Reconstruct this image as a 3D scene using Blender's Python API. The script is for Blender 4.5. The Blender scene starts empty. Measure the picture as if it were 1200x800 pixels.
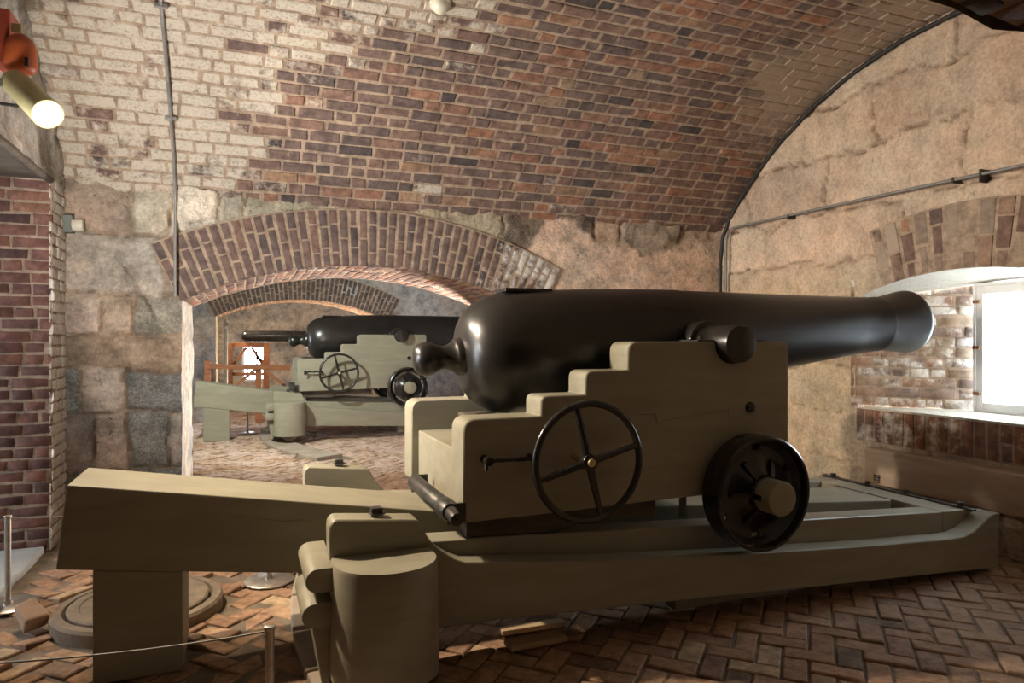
import bpy, bmesh, math, random
from mathutils import Vector, Matrix, noise
random.seed(7)
PI = math.pi
sc = bpy.context.scene
COL = sc.collection

# ------------------------------------------------------------------ camera model
H, FPX, HY = 1.30, 800.0, 396.0
TH = math.radians(21.5)
CC, SS = math.cos(TH), math.sin(TH)
def ray(px):
    t = (px - 600) / FPX
    return SS + CC * t, CC - SS * t
def U(px, py, y):                      # point of the plane y = const seen at a photo position
    dx, dy = ray(px); d = y / dy
    return Vector((dx * d, y, H + (HY - py) * d / FPX))
def UX(px, py, x):
    dx, dy = ray(px); d = x / dx
    return Vector((x, dy * d, H + (HY - py) * d / FPX))
def UZ(px, py, z):
    d = (H - z) * FPX / (py - HY); dx, dy = ray(px)
    return Vector((dx * d, dy * d, z))
def P(px, py, y):
    v = U(px, py, y); return (v.x, v.z)

# ------------------------------------------------------------------ materials
def new_mat(name):
    m = bpy.data.materials.new(name); m.use_nodes = True
    nt = m.node_tree
    for n in list(nt.nodes): nt.nodes.remove(n)
    out = nt.nodes.new('ShaderNodeOutputMaterial')
    b = nt.nodes.new('ShaderNodeBsdfPrincipled')
    nt.links.new(b.outputs[0], out.inputs[0])
    return m, nt, b
def N(nt, t, **kw):
    n = nt.nodes.new(t)
    for k, v in kw.items(): setattr(n, k, v)
    return n
def tex_noise(nt, vec, scale, detail=5, rough=.6):
    n = N(nt, 'ShaderNodeTexNoise'); n.inputs['Scale'].default_value = scale
    n.inputs['Detail'].default_value = detail; n.inputs['Roughness'].default_value = rough
    nt.links.new(vec, n.inputs['Vector']); return n.outputs[0]
def mathn(nt, op, a, b=None, c=None, clamp=False):
    n = N(nt, 'ShaderNodeMath', operation=op); n.use_clamp = clamp
    for i, v in enumerate((a, b, c)):
        if v is None: continue
        if isinstance(v, (int, float)): n.inputs[i].default_value = v
        else: nt.links.new(v, n.inputs[i])
    return n.outputs[0]
def mixc(nt, f, a, b, mode='MIX'):
    n = N(nt, 'ShaderNodeMix', data_type='RGBA', blend_type=mode)
    for idx, v in ((0, f), (6, a), (7, b)):
        if isinstance(v, (int, float)): n.inputs[idx].default_value = v
        elif isinstance(v, tuple): n.inputs[idx].default_value = (*v[:3], 1)
        else: nt.links.new(v, n.inputs[idx])
    return n.outputs[2]
def ramp(nt, f, stops):
    n = N(nt, 'ShaderNodeValToRGB'); cr = n.color_ramp
    while len(cr.elements) < len(stops): cr.elements.new(.5)
    for e, (p, c) in zip(cr.elements, stops):
        e.position = p; e.color = (*c, 1) if isinstance(c, tuple) else (c, c, c, 1)
    nt.links.new(f, n.inputs[0]); return n.outputs[0]
def bump(nt, b, h, strength, dist=.01):
    n = N(nt, 'ShaderNodeBump'); n.inputs['Strength'].default_value = strength
    n.inputs['Distance'].default_value = dist
    nt.links.new(h, n.inputs['Height']); nt.links.new(n.outputs[0], b.inputs['Normal'])
def coords(nt, scale=(1, 1, 1)):
    t = N(nt, 'ShaderNodeTexCoord'); m = N(nt, 'ShaderNodeMapping')
    m.inputs['Scale'].default_value = scale
    nt.links.new(t.outputs['Object'], m.inputs['Vector']); return m.outputs[0]

def mat_simple(name, c1, c2, scale=8, rough=.5, metal=0, bumps=.15, stretch=(1, 1, 1), bscale=None, spec=.5, coat=0):
    m, nt, b = new_mat(name)
    v = coords(nt, stretch)
    n1 = tex_noise(nt, v, scale)
    f = ramp(nt, n1, [(.35, 0.0), (.65, 1.0)])
    nt.links.new(mixc(nt, f, c1, c2), b.inputs['Base Color'])
    b.inputs['Roughness'].default_value = rough; b.inputs['Metallic'].default_value = metal
    b.inputs['Specular IOR Level'].default_value = spec
    b.inputs['Coat Weight'].default_value = coat
    if bumps: bump(nt, b, tex_noise(nt, v, bscale or scale * 4, 6), bumps, .004)
    return m

def mat_brick(name, pal, washcol, bumpy=.5, pos=None):
    m, nt, b = new_mat(name)
    at = N(nt, 'ShaderNodeAttribute', attribute_name='tone'); sep = N(nt, 'ShaderNodeSeparateColor')
    nt.links.new(at.outputs['Color'], sep.inputs[0])
    v = coords(nt)
    base = ramp(nt, sep.outputs[0], pal)
    n1 = tex_noise(nt, v, 14, 6, .65); n2 = tex_noise(nt, v, 55, 5, .7); n3 = tex_noise(nt, v, 3.2, 6, .62)
    base = mixc(nt, .55, base, mixc(nt, n2, (.25, .25, .25), (1.0, .97, .92)), 'OVERLAY')
    dirt = ramp(nt, n1, [(.38, (.62, .6, .6)), (.62, (1.12, 1.1, 1.06))])
    base = mixc(nt, 1.0, base, dirt, 'MULTIPLY')
    # plaster film
    pf = mathn(nt, 'MULTIPLY_ADD', sep.outputs[2], 1.5, mathn(nt, 'MULTIPLY_ADD', n1, 1.0, -1.0), clamp=True)
    base = mixc(nt, pf, base, mixc(nt, n2, (.30, .235, .175), (.46, .375, .29)))
    # limewash, flaking
    nn = mathn(nt, 'ADD', mathn(nt, 'MULTIPLY', n3, .75), mathn(nt, 'MULTIPLY', n1, .55))
    w = mathn(nt, 'MULTIPLY_ADD', mathn(nt, 'ADD', sep.outputs[1], mathn(nt, 'ADD', nn, -1.17)), 7.0, .5, clamp=True)
    w2 = mathn(nt, 'MULTIPLY', w, ramp(nt, n2, [(.30, .35), (.5, 1.0)]))
    base = mixc(nt, w2, base, mixc(nt, n1, tuple(c * .72 for c in washcol), washcol))
    nt.links.new(base, b.inputs['Base Color'])
    b.inputs['Roughness'].default_value = .85; b.inputs['Specular IOR Level'].default_value = .25
    h = mathn(nt, 'ADD', mathn(nt, 'MULTIPLY', n1, .8), mathn(nt, 'MULTIPLY', n2, .5))
    bump(nt, b, mathn(nt, 'ADD', h, mathn(nt, 'MULTIPLY', w2, .25)), bumpy, .012)
    return m

def mat_stone(name, bumpy=.7, speck=.5, blotch=1.0):
    m, nt, b = new_mat(name)
    at = N(nt, 'ShaderNodeAttribute', attribute_name='tone'); sep = N(nt, 'ShaderNodeSeparateColor')
    nt.links.new(at.outputs['Color'], sep.inputs[0])
    v = coords(nt)
    n1 = tex_noise(nt, v, 6, 9, .7); n2 = tex_noise(nt, v, 40, 8, .75); n3 = tex_noise(nt, v, 2.0, 5, .55); n4 = tex_noise(nt, v, 13, 9, .75); n5 = tex_noise(nt, v, 120, 5, .7)
    base = at.outputs['Color']
    l_ = lambda k: tuple(1.2 + (k - 1.2) * blotch for _ in range(3))
    base = mixc(nt, 1.0, base, ramp(nt, n1, [(.36, l_(.72)), (.5, l_(1.2)), (.64, l_(1.55))]), 'MULTIPLY')
    base = mixc(nt, 1.0, base, ramp(nt, n2, [(.38, (.78, .77, .76)), (.6, (1.14, 1.13, 1.12))]), 'MULTIPLY')
    base = mixc(nt, 1.0, base, ramp(nt, n3, [(.35, (1.05, .98, .94)), (.65, (.96, 1.0, 1.02))]), 'MULTIPLY')
    # dark flecked granite only where the stone itself is dark
    gr = ramp(nt, sep.outputs[0], [(.26, 1.0), (.36, 0.0)])
    base = mixc(nt, gr, base, mixc(nt, 1.0, base, ramp(nt, n5, [(.36, (.62, .63, .63)), (.5, (1, 1, 1)), (.64, (1.6, 1.6, 1.56))]), 'MULTIPLY'))
    spk = mathn(nt, 'MULTIPLY', ramp(nt, n4, [(.34, 1.0), (.41, 0.0)]), mathn(nt, 'MULTIPLY', ramp(nt, n3, [(.42, 0.0), (.55, 1.0)]), speck))
    base = mixc(nt, spk, base, (.085, .075, .065))
    wht = mathn(nt, 'MULTIPLY', ramp(nt, n4, [(.60, 0.0), (.66, 1.0)]), mathn(nt, 'MULTIPLY', ramp(nt, n1, [(.48, 0.0), (.6, 1.0)]), speck))
    base = mixc(nt, wht, base, (.66, .60, .53))
    nt.links.new(base, b.inputs['Base Color'])
    b.inputs['Roughness'].default_value = .88; b.inputs['Specular IOR Level'].default_value = .25
    bump(nt, b, mathn(nt, 'ADD', n1, mathn(nt, 'ADD', mathn(nt, 'MULTIPLY', n4, .6), mathn(nt, 'MULTIPLY', n2, .25))), bumpy, .05)
    return m

PAL = [(0.0, (.075, .063, .063)), (.12, (.12, .094, .090)), (.4, (.160, .115, .103)), (.68, (.200, .128, .104)), (.86, (.29, .145, .095)), (1.0, (.27, .20, .14))]
PALR = [(0.0, (.085, .05, .05)), (.3, (.15, .08, .07)), (.7, (.205, .10, .08)), (1.0, (.25, .13, .09))]
PALF = [(0.0, (.15, .11, .085)), (.35, (.30, .185, .125)), (.7, (.39, .25, .165)), (1.0, (.42, .315, .21))]
M = {}
M['vault'] = mat_brick('vault_brick', PAL, (.62, .56, .46))
M['redbrick'] = mat_brick('red_brick', PALR, (.70, .68, .62))
M['jamb'] = mat_brick('washed_brick', PAL, (.74, .70, .64))
M['floorbrick'] = mat_brick('floor_brick', PALF, (.66, .49, .41), .6)
M['mortar'] = mat_brick('lime_mortar', [(0, (.31, .24, .185)), (1, (.38, .30, .23))], (.62, .56, .46), .6)
M['dirt'] = mat_simple('floor_dirt', (.13, .10, .075), (.22, .17, .12), 12, .95)
M['stone'] = mat_stone('rough_stone', .9, .75)
M['stone_r'] = mat_stone('coursed_stone', .5, .55, .5)
M['stone_s'] = mat_stone('smooth_stone', .3, .15)
M['paint'] = mat_simple('olive_drab_paint', (.250, .230, .172), (.30, .278, .210), 3, .5, 0, .12, (1, 3, 6), 14, .35)
M['black'] = mat_simple('black_iron_paint', (.012, .011, .011), (.026, .024, .022), 5, .25, 0, .10, bscale=30, spec=.5)
M['barrel'] = mat_simple('black_barrel_paint', (.012, .011, .010), (.022, .019, .017), 4, .31, 0, .12, bscale=22, spec=.55)
M['iron'] = mat_simple('worn_dark_iron', (.035, .035, .035), (.10, .095, .088), 14, .42, .6, .2)
M['castiron'] = mat_simple('rusty_cast_iron', (.16, .12, .085), (.25, .19, .13), 18, .8, 0, .5)
M['wood'] = mat_simple('orange_wood', (.30, .10, .035), (.42, .16, .06), 6, .5, 0, .1, (1, 1, 6))
M['lightpatch'] = mat_simple('light_patch_tone', (.46, .33, .20), (.60, .45, .29), 5, .65, 0, .1, (1, 6, 6))  # pale tone for the slabs that imitate light on the floor
M['timber'] = mat_simple('weathered_timber', (.34, .26, .19), (.46, .36, .27), 3, .8, 0, .4, (5, .6, 5), 8)
M['darkwood'] = mat_simple('dark_timber', (.05, .04, .03), (.11, .085, .06), 4, .8, 0, .3, (1, 6, 6))
M['brass'] = mat_simple('dull_brass', (.42, .34, .16), (.55, .45, .24), 10, .45, .4, .1)
M['steel'] = mat_simple('brushed_steel', (.40, .37, .33), (.52, .49, .45), 20, .35, .85, .05)
M['conduit'] = mat_simple('grey_conduit', (.20, .20, .19), (.30, .29, .27), 10, .5, .3, .1)
M['cable'] = mat_simple('black_cable', (.012, .012, .012), (.03, .028, .026), 20, .6)
M['white'] = mat_simple('white_frame_paint', (.82, .83, .85), (.86, .87, .88), 6, .5, 0, .05)
M['cream'] = mat_simple('cream_plastic', (.62, .58, .47), (.70, .66, .54), 6, .45, 0, .03)
M['lampshell'] = mat_simple('yellow_cream_enamel', (.52, .48, .24), (.60, .55, .29), 6, .4, 0, .03)
M['lampgrey'] = mat_simple('grey_green_metal', (.16, .17, .12), (.22, .23, .17), 10, .5, .3)
M['orange'] = mat_simple('orange_plastic', (.42, .085, .025), (.50, .11, .03), 6, .45, 0, .03)
M['redbox'] = mat_simple('red_brown_metal', (.30, .05, .025), (.38, .07, .03), 6, .5, 0, .05)
M['rust'] = mat_simple('rusty_fastener', (.22, .10, .06), (.34, .17, .10), 30, .7, .2)
M['grey'] = mat_simple('grey_box', (.13, .15, .13), (.18, .20, .18), 10, .6)
def mat_emit(name, col, st):
    m, nt, b = new_mat(name)
    b.inputs['Base Color'].default_value = (*col, 1); b.inputs['Emission Color'].default_value = (*col, 1)
    b.inputs['Emission Strength'].default_value = st; return m
M['lens'] = mat_emit('lit_lamp_face', (1, .86, .6), 9)
def mat_glass():
    m = bpy.data.materials.new('window_glass'); m.use_nodes = True; nt = m.node_tree
    for n in list(nt.nodes): nt.nodes.remove(n)
    out = nt.nodes.new('ShaderNodeOutputMaterial'); mx = nt.nodes.new('ShaderNodeMixShader')
    t = nt.nodes.new('ShaderNodeBsdfTransparent'); g = nt.nodes.new('ShaderNodeBsdfGlossy')
    t.inputs[0].default_value = (.94, .97, .97, 1); g.inputs['Roughness'].default_value = .05
    mx.inputs[0].default_value = .06
    nt.links.new(t.outputs[0], mx.inputs[1]); nt.links.new(g.outputs[0], mx.inputs[2]); nt.links.new(mx.outputs[0], out.inputs[0])
    return m
M['glass'] = mat_glass()

# ------------------------------------------------------------------ mesh builder
OFF = {}
class MB:
    def __init__(s): s.v, s.f, s.m, s.c = [], [], [], []
    def add(s, vs, fs, mat=0, col=(.5, 0, 0)):
        o = len(s.v); s.v += [tuple(v) for v in vs]
        for f in fs:
            s.f.append([o + i for i in f]); s.m.append(mat); s.c.append(col)
        return s
    def box(s, x0, x1, y0, y1, z0, z1, mat=0, col=(.5, 0, 0)):
        vs = [(x, y, z) for x in (x0, x1) for y in (y0, y1) for z in (z0, z1)]
        return s.add(vs, [(0, 1, 3, 2), (4, 6, 7, 5), (0, 4, 5, 1), (2, 3, 7, 6), (0, 2, 6, 4), (1, 5, 7, 3)], mat, col)
    def bar(s, p0, p1, w, h, mat=0):      # rectangular bar between two points
        p0, p1 = Vector(p0), Vector(p1); d = (p1 - p0).normalized()
        up = Vector((0, 0, 1)) if abs(d.z) < .95 else Vector((0, 1, 0))
        a = d.cross(up).normalized(); b = a.cross(d)
        vs = [p + a * (w / 2 * i) + b * (h / 2 * j) for p in (p0, p1) for i, j in ((-1, -1), (1, -1), (1, 1), (-1, 1))]
        return s.add(vs, [(3, 2, 1, 0), (4, 5, 6, 7)] + [(i, (i + 1) % 4, 4 + (i + 1) % 4, 4 + i) for i in range(4)], mat)
    def prism(s, poly, y0, y1, mat=0):    # (x,z) outline extruded along y
        n = len(poly)
        vs = [(x, y0, z) for x, z in poly] + [(x, y1, z) for x, z in poly]
        return s.add(vs, [list(range(n)), list(range(2 * n - 1, n - 1, -1))] + [(i, n + i, n + (i + 1) % n, (i + 1) % n) for i in range(n)], mat)
    def prism_z(s, poly, z0, z1, mat=0):
        n = len(poly)
        vs = [(x, y, z0) for x, y in poly] + [(x, y, z1) for x, y in poly]
        return s.add(vs, [list(range(n)), list(range(2 * n - 1, n - 1, -1))] + [(i, n + i, n + (i + 1) % n, (i + 1) % n) for i in range(n)], mat)
    def lathe(s, prof, o, axis, n=40, mat=0, closed=True):
        o, d = Vector(o), Vector(axis).normalized()
        up = Vector((0, 0, 1)) if abs(d.z) < .95 else Vector((1, 0, 0))
        a = d.cross(up).normalized(); b = a.cross(d)
        vs = [o + d * t + (a * math.cos(2 * PI * k / n) + b * math.sin(2 * PI * k / n)) * max(r, 1e-4) for t, r in prof for k in range(n)]
        fs = [(i * n + k, i * n + (k + 1) % n, (i + 1) * n + (k + 1) % n, (i + 1) * n + k) for i in range(len(prof) - 1) for k in range(n)]
        if closed: fs += [list(range(n - 1, -1, -1)), [(len(prof) - 1) * n + k for k in range(n)]]
        return s.add(vs, fs, mat)
    def cyl(s, p0, p1, r, r2=None, n=20, mat=0):
        p0, p1 = Vector(p0), Vector(p1); L = (p1 - p0).length
        return s.lathe([(0, r), (L, r if r2 is None else r2)], p0, p1 - p0, n, mat)
    def tube(s, pts, r, n=8, mat=0):
        pts = [Vector(p) for p in pts]; vs, fs = [], []; ref = None
        for i, p in enumerate(pts):
            d = (pts[min(i + 1, len(pts) - 1)] - pts[max(i - 1, 0)]).normalized()
            if ref is None:
                up = Vector((0, 0, 1)) if abs(d.z) < .9 else Vector((1, 0, 0)); ref = d.cross(up).normalized()
            ref = (ref - d * ref.dot(d)).normalized(); b = d.cross(ref)
            vs += [p + (ref * math.cos(2 * PI * k / n) + b * math.sin(2 * PI * k / n)) * r for k in range(n)]
        fs = [(i * n + k, i * n + (k + 1) % n, (i + 1) * n + (k + 1) % n, (i + 1) * n + k) for i in range(len(pts) - 1) for k in range(n)]
        fs += [list(range(n - 1, -1, -1)), [(len(pts) - 1) * n + k for k in range(n)]]
        return s.add(vs, fs, mat)
    def mirror(s, yc):
        q = MB(); q.v = [(x, 2 * yc - y, z) for x, y, z in s.v]; q.f = [f[::-1] for f in s.f]; q.m = s.m[:]; q.c = s.c[:]; return q
    def build(s, name, mats, parent=None, bevel=0, smooth=None, seg=2, tone=False, fix=True):
        if not isinstance(mats, (list, tuple)): mats = [mats]
        off = OFF.get(parent, Vector((0, 0, 0))) if parent else Vector((0, 0, 0))
        me = bpy.data.meshes.new(name)
        me.from_pydata([tuple(Vector(v) - off) for v in s.v], [], s.f)
        for m in mats: me.materials.append(m)
        me.polygons.foreach_set('material_index', s.m)
        if tone:
            at = me.attributes.new('tone', 'FLOAT_COLOR', 'CORNER'); data = []
            for f, c in zip(s.f, s.c):
                if c and isinstance(c[0], (tuple, list)): cs = c
                else: cs = [c] * len(f)
                for q in cs: data += [q[0], q[1], q[2], 1.0]
            at.data.foreach_set('color', data)
        if fix or bevel:
            bm = bmesh.new(); bm.from_mesh(me)
            if fix: bmesh.ops.recalc_face_normals(bm, faces=bm.faces)
            if bevel:
                es = [e for e in bm.edges if len(e.link_faces) == 2 and e.calc_face_angle(0) > .6]
                bmesh.ops.bevel(bm, geom=es, offset=bevel, segments=seg, profile=.5, affect='EDGES', clamp_overlap=True)
            bm.to_mesh(me); bm.free()
        if smooth:
            me.polygons.foreach_set('use_smooth', [True] * len(me.polygons))
            me.set_sharp_from_angle(angle=math.radians(smooth))
        me.update()
        o = bpy.data.objects.new(name, me); COL.objects.link(o)
        if parent: o.parent = parent; OFF[o] = off
        return o
def tag(o, label=None, cat=None, group=None, kind=None):
    if label: o['label'] = label
    if cat: o['category'] = cat
    if group: o['group'] = group
    if kind: o['kind'] = kind
    return o
def thing(name, label, cat, loc, group=None):
    o = bpy.data.objects.new(name, None); COL.objects.link(o); o.location = loc
    o.empty_display_size = .1; OFF[o] = Vector(loc); return tag(o, label, cat, group)
def struct(o): o['kind'] = 'structure'; return o
def copy_tree(o, parent=None):
    c = o.copy(); COL.objects.link(c)
    if parent: c.parent = parent
    for ch in [x for x in o.children]: copy_tree(ch, c)
    return c
def sm(a, b, x):
    t = max(0, min(1, (x - a) / (b - a))); return t * t * (3 - 2 * t)
def fbm(x, y, z=0, o=4): return noise.fractal(Vector((x, y, z)), 1.0, 2.0, o)

# ------------------------------------------------------------------ brickwork and stonework as real relief
def one_brick(mb, fn, u0, u1, v0, v1, hi, tone, jit=.003, mat=0, base=-.014, rnd=.007, tilt=0):
    j = lambda: random.uniform(-jit, jit)
    c = [(u0 + j(), v0 + j()), (u1 + j(), v0 + j()), (u1 + j(), v1 + j()), (u0 + j(), v1 + j())]
    um, vm = (u0 + u1) / 2, (v0 + v1) / 2
    tu, tv = random.uniform(-tilt, tilt), random.uniform(-tilt, tilt)
    rings = []
    for ins, hh in ((0, base), (rnd * .25, hi - rnd * .6), (rnd * 1.1, hi)):
        for (u, v) in c:
            du, dv = (ins if u < um else -ins), (ins if v < vm else -ins)
            rings.append(fn(u + du, v + dv, hh + (u - um) * tu + (v - vm) * tv))
    fs = [(8, 9, 10, 11)] + [(r * 4 + k, r * 4 + (k + 1) % 4, r * 4 + 4 + (k + 1) % 4, r * 4 + 4 + k) for r in (0, 1) for k in range(4)]
    mb.add(rings, fs, mat, tone)
def brick_field(mb, fn, u0, u1, v0, v1, bl, bh, jt, tonefn, keep=None, bond='flemish', hj=.006, jit=.0045, mat=0, grid=12, under=1, base=-.014, washm=True):
    rows = max(1, round((v1 - v0) / bh)); rh = (v1 - v0) / rows
    for r in range(rows):
        va, vb = v0 + r * rh + jt / 2, v0 + (r + 1) * rh - jt / 2
        u = u0 - random.uniform(0, bl) - (bl * .75 if r % 2 else 0); k = r
        while u < u1:
            if bond == 'flemish': L = bl if (k % 2 == 0) else bl * .52
            elif bond == 'english': L = bl if r % 2 else bl * .52
            else: L = bl
            if random.random() < .18: L = bl if L < bl else bl * .55
            L *= random.uniform(.93, 1.07); k += 1
            a, b = max(u + jt / 2, u0), min(u + L - jt / 2, u1); u += L
            if b - a < .03: continue
            um, vm = (a + b) / 2, (va + vb) / 2
            if keep and not keep(um, vm): continue
            one_brick(mb, fn, a, b, va, vb, random.uniform(-hj, hj * .5), tonefn(um, vm), jit, mat, base)
    if under is not None:
        nu, nv = max(1, int((u1 - u0) / .12)), max(1, int((v1 - v0) / .12))
        for i in range(nu):
            for k in range(nv):
                ua, ub = u0 + (u1 - u0) * i / nu, u0 + (u1 - u0) * (i + 1) / nu
                va, vb = v0 + (v1 - v0) * k / nv, v0 + (v1 - v0) * (k + 1) / nv
                if keep and not keep((ua + ub) / 2, (va + vb) / 2): continue
                q = [(ua, va), (ub, va), (ub, vb), (ua, vb)]
                cols = []
                for (a, b) in q:
                    t = tonefn(a, b); cols.append((.5, t[1] * .55 if washm else t[1], t[2]))
                mb.add([fn(a, b, -.007) for a, b in q], [(0, 1, 2, 3)], under, cols)
class Blocks:
    def __init__(s, courses, mortar=(.42, .35, .27), amp=.03, rough=.018, edge=.035, seed=0, wob=.02):
        s.c = courses; s.mortar = mortar; s.amp = amp; s.rough = rough; s.edge = edge; s.seed = seed; s.wob = wob
    def __call__(s, u, v):
        wu = s.wob * (noise.noise(Vector((u * 3.1, v * 3.1, s.seed))) + .4 * noise.noise(Vector((u * 11, v * 11, s.seed)))); wv = s.wob * (noise.noise(Vector((u * 3.1 + 9, v * 3.1, s.seed + 3))) + .4 * noise.noise(Vector((u * 11 + 9, v * 11, s.seed + 3))))
        uu, vv = u + wu, v + wv
        for (v0, v1, blocks) in s.c:
            if v0 <= vv < v1:
                for (u0, u1, col, off, smo) in blocks:
                    if u0 <= uu < u1:
                        d = min(uu - u0, u1 - uu, vv - v0, v1 - vv)
                        k = sm(0, s.edge, d)
                        n = fbm(u * 6, v * 6, s.seed + off * 50, 5); n2 = fbm(u * 2.2, v * 2.2, s.seed + 7, 3)
                        h = (s.amp * (.35 + off) * k) + s.rough * (n * .6 + n2 * .7) * (1 - smo) - .01
                        cm = sm(.0, .016, d)
                        g = 1 + .13 * n2
                        col2 = tuple(s.mortar[i] * (1 - cm) + col[i] * g * cm for i in range(3))
                        return h, col2
        return -.012, s.mortar
def courses_random(u0, u1, v0, v1, hmin, hmax, lmin, lmax, cols, rng, smo=.2):
    out = []; v = v0
    while v < v1 - .02:
        hgt = rng.uniform(hmin, hmax); vb = min(v + hgt, v1)
        if v1 - vb < hmin * .5: vb = v1
        u = u0; bl = []
        while u < u1 - .01:
            L = rng.uniform(lmin, lmax); ub = min(u + L, u1)
            if u1 - ub < lmin * .5: ub = u1
            c = rng.choice(cols); g = rng.uniform(.88, 1.12)
            bl.append((u if u > u0 else u0 - 1, ub if ub < u1 else u1 + 1, tuple(x * g for x in c), rng.uniform(0, .7), smo)); u = ub
        out.append((v if v > v0 else v0 - 1, vb if vb < v1 else v1 + 1, bl)); v = vb
    return out
def grid_wall(mb, fn, u0, u1, v0, v1, step, hfn, inside=None, snap=None, mat=0):
    nu, nv = max(1, round((u1 - u0) / step)), max(1, round((v1 - v0) / step))
    idx = {}; pts = []; cols = []
    def vert(i, k):
        if (i, k) in idx: return idx[(i, k)]
        u, v = u0 + (u1 - u0) * i / nu, v0 + (v1 - v0) * k / nv
        if snap: u, v = snap(u, v)
        h, c = hfn(u, v)
        idx[(i, k)] = len(pts); pts.append(fn(u, v, h)); cols.append(c); return idx[(i, k)]
    quads = []
    for i in range(nu):
        for k in range(nv):
            u, v = u0 + (u1 - u0) * (i + .5) / nu, v0 + (v1 - v0) * (k + .5) / nv
            if inside and inside(u, v): continue
            quads.append((vert(i, k), vert(i + 1, k), vert(i + 1, k + 1), vert(i, k + 1)))
    o = len(mb.v); mb.v += [tuple(p) for p in pts]
    for q in quads:
        mb.f.append([o + i for i in q]); mb.m.append(mat); mb.c.append([cols[i] for i in q])

# ------------------------------------------------------------------ room dimensions
XL, XW = -1.09, 4.25          # rear wall (left) and scarp wall (right)
YB, YB2 = 5.30, 6.42          # pier behind the gun
YN = .80                      # pier on the camera's side
YC, VR, VZ = 3.05, 2.85, .535 # vault centre line and radius
SPR = VZ + math.sqrt(VR ** 2 - 2.25 ** 2)
PITCH = 6.39
# side arches between casemates
AX, AH, ACR, ASP = .90, 1.30, 1.85, 1.563
AR = (AH ** 2 + (ACR - ASP) ** 2) / (2 * (ACR - ASP)); AZ = ACR - AR
AX0, AX1 = AX - AH, AX + AH
def arch_in(x, z, dz=0, g=0):
    if x < AX0 - g or x > AX1 + g: return False
    if z < ASP + dz: return True
    return (x - AX) ** 2 + (z - dz - AZ) ** 2 < (AR + g) ** 2
def arch_snap(dz, step):
    def f(x, z):
        if z < ASP + dz + .01:
            if abs(x - AX0) < step * .6: x = AX0
            if abs(x - AX1) < step * .6: x = AX1
        r = math.hypot(x - AX, z - dz - AZ)
        if AX0 - .01 <= x <= AX1 + .01 and abs(r - AR) < step * .75 and z > ASP + dz - .02:
            k = AR / r; x, z = AX + (x - AX) * k, dz + AZ + (z - dz - AZ) * k
        return x, z
    return f
def vault_fn(yc):
    def f(u, s, h):            # s = arc length from the far springing
        a = math.asin(2.25 / VR) - s / VR
        r = VR - h
        return (u, yc + r * math.sin(a), VZ + r * math.cos(a))
    return f
ARC = 2 * math.asin(2.25 / VR) * VR

# ---- vault over the gun
def vault_tone(x, s):
    a = math.asin(2.25 / VR) - s / VR; y = YC + VR * math.sin(a)
    xb = .02 + (5.25 - y) * .95
    w = .62 * sm(-.55, .75, xb - x + .28 * fbm(x * 1.4, s * 1.4, 3))
    if x < -.30: w = max(w, .40 + .12 * fbm(x * 3, s * 3, 8))
    w += .34 * max(0, fbm(x * 1.1, s * 1.6, 11) - .05) * sm(3.3, 2.0, x) + .04
    pl = sm(2.9, 4.0, x + .25 * fbm(x * 2, s * 2, 5)) * .9 * sm(.35, 1.5, s)
    r = random.random()
    tone = min(1, max(0, random.gauss(.44 + .12 * sm(1.0, 3.2, x), .22)))
    if random.random() < .06: tone = random.choice((.02, .9, .95))
    for hx, hs in ((2.886, 1.613), (2.58, 2.06)):          # two raw, spalled patches
        if abs(x - hx) < .16 and abs(s - hs) < .07: return (.86, -.3, 0)
    return (tone, w + random.gauss(0, .13), pl)
mb = MB()
brick_field(mb, vault_fn(YC), XL - .02, XW + .03, 0, ARC, .232, .088, .014, vault_tone)
# spalled holes near the top right
struct(mb.build('ceiling', [M['vault'], M['mortar']], tone=True, fix=False))

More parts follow.
